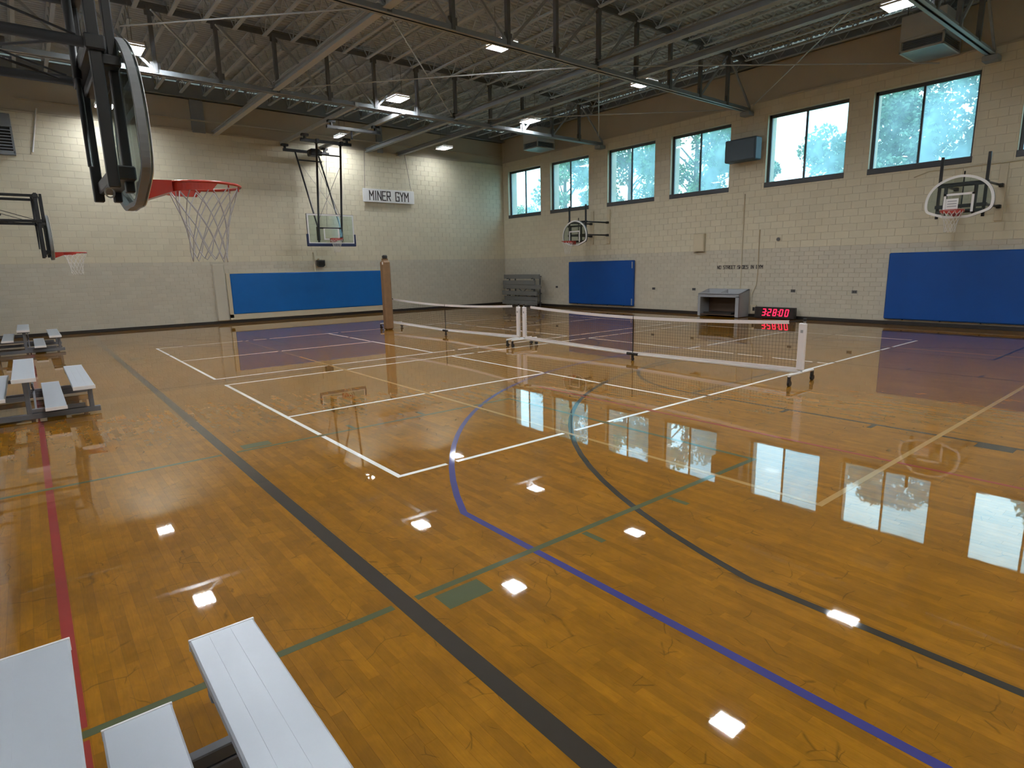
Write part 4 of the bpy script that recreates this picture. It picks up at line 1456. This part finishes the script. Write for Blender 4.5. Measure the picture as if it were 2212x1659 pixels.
# ================================================================= BLEACHERS
def bleacher_parts(t, y0, y1):
    for r in range(3):
        xc, z = -1.965 - 0.605 * r, 0.43 + 0.175 * r
        s = MB()
        s.bbox(xc - 0.122, xc + 0.122, y0, y1, z - 0.045, z, 0.007)
        for k in (-0.04, 0.04):
            s.box(xc + k - 0.012, xc + k + 0.012, y0 + 0.01, y1 - 0.01, z, z + 0.0012)
        so = s.build('seat_plank', ALU, t)
        for ye in (y0 - 0.004, y1 - 0.006):
            MB().bbox(xc - 0.124, xc + 0.124, ye, ye + 0.010, z - 0.047, z + 0.003, 0.002).build('end_cap', WHITE, so)
        if r < 2:
            xf, zf = xc - 0.325, z - 0.23
            fo = MB().bbox(xf - 0.115, xf + 0.115, y0 + 0.0, y1, zf - 0.04, zf, 0.007).build('foot_plank', ALU, t)
            for ye in (y0 - 0.004, y1 - 0.006):
                MB().bbox(xf - 0.117, xf + 0.117, ye, ye + 0.010, zf - 0.042, zf + 0.003, 0.002).build('end_cap', WHITE, fo)
    for yy in (y0 + 0.30, y1 - 0.30):
        fr = MB()
        fr.bbox(-3.42, -1.80, yy - 0.03, yy + 0.03, 0.025, 0.10, 0.006)
        fr.build('base_rail', GALV, t)
        for r in range(3):
            xc, z = -1.965 - 0.605 * r, 0.43 + 0.175 * r
            xp = xc + (0.07 if r == 0 else 0.0)
            MB().bbox(xp - 0.028, xp + 0.028, yy - 0.028, yy + 0.028, 0.09, z - 0.045, 0.005).build('upright', GALV, t)
            MB().bbox(xc - 0.12, xc + 0.12, yy - 0.028, yy + 0.028, z - 0.085, z - 0.045, 0.005).build('seat_bracket', GALV, t)
            if r < 2:
                MB().bbox(xc - 0.605, xc, yy - 0.025, yy + 0.025, z - 0.325, z - 0.27, 0.005).build('foot_bearer', GALV, t)
    for a, b in (((-3.15, 0.1), (-3.15, 0.66)), ((-3.15, 0.66), (-3.15, 0.1))):
        MB().bar((a[0], y0 + 0.3, a[1]), (b[0], y1 - 0.3, b[1]), 0.03, 0.03).build('cross_brace', GALV, t)
        MB().bar((-2.50, y0 + 0.3, min(a[1], 0.48)), (-2.50, y1 - 0.3, min(b[1], 0.48)), 0.025, 0.025).build('cross_brace', GALV, t)


b1 = thing('bleacher', 'aluminium bleacher nearest the viewer, cut off by the picture corner', 'bleacher', (-2.5, -3.4, 0), group='low aluminium bleachers along the side')
bleacher_parts(b1, -4.60, -2.19)
for dy, lb in ((7.14 + 2.43 - 0.03, 'aluminium bleacher standing midway beside the black sideline'), (18.58, 'aluminium bleacher farthest away, near the back wall')):
    c = copy_tree(b1)
    c.location = (-2.5, -3.4 + dy, 0)
    c['label'] = lb

fb = thing('folded_bleacher', 'folded grey bleacher tipped up in the far room corner', 'bleacher', (16.5, 17.9, 0))
for k, (z, x, ya, yb) in enumerate(((0.16, 16.12, 16.35, 18.95), (0.36, 16.22, 16.42, 18.9), (0.62, 16.12, 16.35, 18.95), (0.92, 16.2, 16.2, 18.95), (1.12, 16.18, 16.55, 18.95), (1.40, 16.25, 16.3, 18.95))):
    MB().bbox(x, x + 0.06, ya, yb, z - 0.10, z + 0.10, 0.01).build('seat_plank', mat('dull_aluminium', (0.21, 0.22, 0.22), 0.45, metal=0.3), fb)
for yy in (16.75, 18.6):
    MB().bbox(16.30, 16.36, yy - 0.035, yy + 0.035, 0.0, 1.5, 0.006).build('base_rail', GALV, fb)
    for z in (0.05, 0.5, 0.8, 1.3):
        MB().bar((16.15, yy, z), (16.78, yy, z + 0.1), 0.045).build('frame_arm', GALV, fb)
    MB().bar((16.7, yy, 0), (16.7, yy, 1.35), 0.05).build('rear_leg', GALV, fb)
MB().bar((16.4, 16.75, 0.1), (16.4, 18.6, 1.2), 0.03).build('cross_brace', GALV, fb)
MB().bar((16.4, 18.6, 0.1), (16.4, 16.75, 1.2), 0.03).build('cross_brace', GALV, fb)
for k in (16.9, 18.3):
    MB().tube([(16.3, k, 0.04), (16.36, k, 0.04)], 0.05, 10).build('wheel', BLACKP, fb)

# ================================================================= OUTSIDE
gr = MB().box(XW + 1.0, 90, -60, 110, -0.3, -0.1).build('ground_outside', LAWN)
tag(gr, kind='structure')


def tree(x, y, h, rx, zc0, label, leaf, n, size, seed, lean=0.0, dens=1.0):
    rnd = random.Random(seed)
    t = thing('tree', label, 'tree', (x, y, -0.1))
    tr = MB()
    top = Vector((x, y + lean, h * 0.86))
    tr.tube([(x, y, -0.1), (x + 0.05, y + lean * 0.3, h * 0.35), (x, y + lean * 0.7, h * 0.62), tuple(top)], [0.26, 0.2, 0.12, 0.04], 8)
    blobs = []
    for k in range(26):
        zz = zc0 + (h - zc0) * (0.04 + 0.92 * rnd.random())
        f = (zz - zc0) / (h - zc0)
        rr = rx * (0.35 + 0.75 * math.sin(PI * min(1, 0.18 + 0.80 * f)))
        a = rnd.random() * 2 * PI
        d = rr * math.sqrt(rnd.random())
        c = Vector((x + d * math.cos(a), y + lean * f + d * math.sin(a), zz))
        blobs.append((c, rx * (0.20 + 0.22 * rnd.random())))
        st = Vector((x, y + lean * f * 0.6, max(zc0 * 0.7, zz - 1.4)))
        tr.tube([st, (st + c) / 2 + Vector((0, 0, 0.1)), c], [0.06, 0.035, 0.012], 5)
    tr.build('trunk', BARK, t)
    lf = MB()
    for _ in range(n):
        c, r = rnd.choice(blobs)
        while True:
            d = Vector((rnd.uniform(-1, 1), rnd.uniform(-1, 1), rnd.uniform(-1, 1)))
            if d.length < 1:
                break
        p = c + Vector((d.x, d.y, d.z * 0.75)) * r * 1.25
        u = Vector((rnd.gauss(0, 1), rnd.gauss(0, 1), rnd.gauss(0, 1))).normalized()
        w = u.cross(Vector((rnd.gauss(0, 1), rnd.gauss(0, 1), rnd.gauss(0, 1)))).normalized()
        s = size * rnd.uniform(0.6, 1.3)
        lf.face([p - u * s, p + w * s * 0.55, p + u * s, p - w * s * 0.55])
    tag(lf.build('leaves', leaf, t), kind='stuff')
    return t


tree(33, 37.0, 7.1, 1.8, 4.4, 'low leafy tree top showing at the foot of the corner window', LEAF[1], 2200, 0.13, 21)
tree(26, 24.6, 10.5, 1.9, 4.0, 'airy tree filling the second window from the corner', LEAF[1], 6500, 0.12, 22)
tree(32, 24.2, 12.4, 2.6, 4.2, 'green tree behind the third window from the corner', LEAF[0], 11000, 0.14, 23)
tree(25, 14.0, 10.4, 2.2, 3.4, 'thick leafy tree behind the window beside the slate loudspeaker', LEAF[0], 10000, 0.11, 24)
tree(38, 16.9, 8.9, 1.1, 4.0, 'small pointed tree low in the mostly white window', LEAF[2], 2500, 0.13, 25)
tree(33, 10.6, 8.5, 2.1, 4.2, 'rounded tree rising at the edge of the mostly white window', LEAF[1], 6500, 0.13, 26)
tree(29, 4.9, 10.0, 2.5, 3.4, 'dense tree filling most of the window above the hoop with the paper', LEAF[2], 17000, 0.12, 27)
tree(31, -1.0, 10.5, 2.4, 3.4, 'tree partly behind the window cut by the picture edge', LEAF[0], 9000, 0.14, 28)
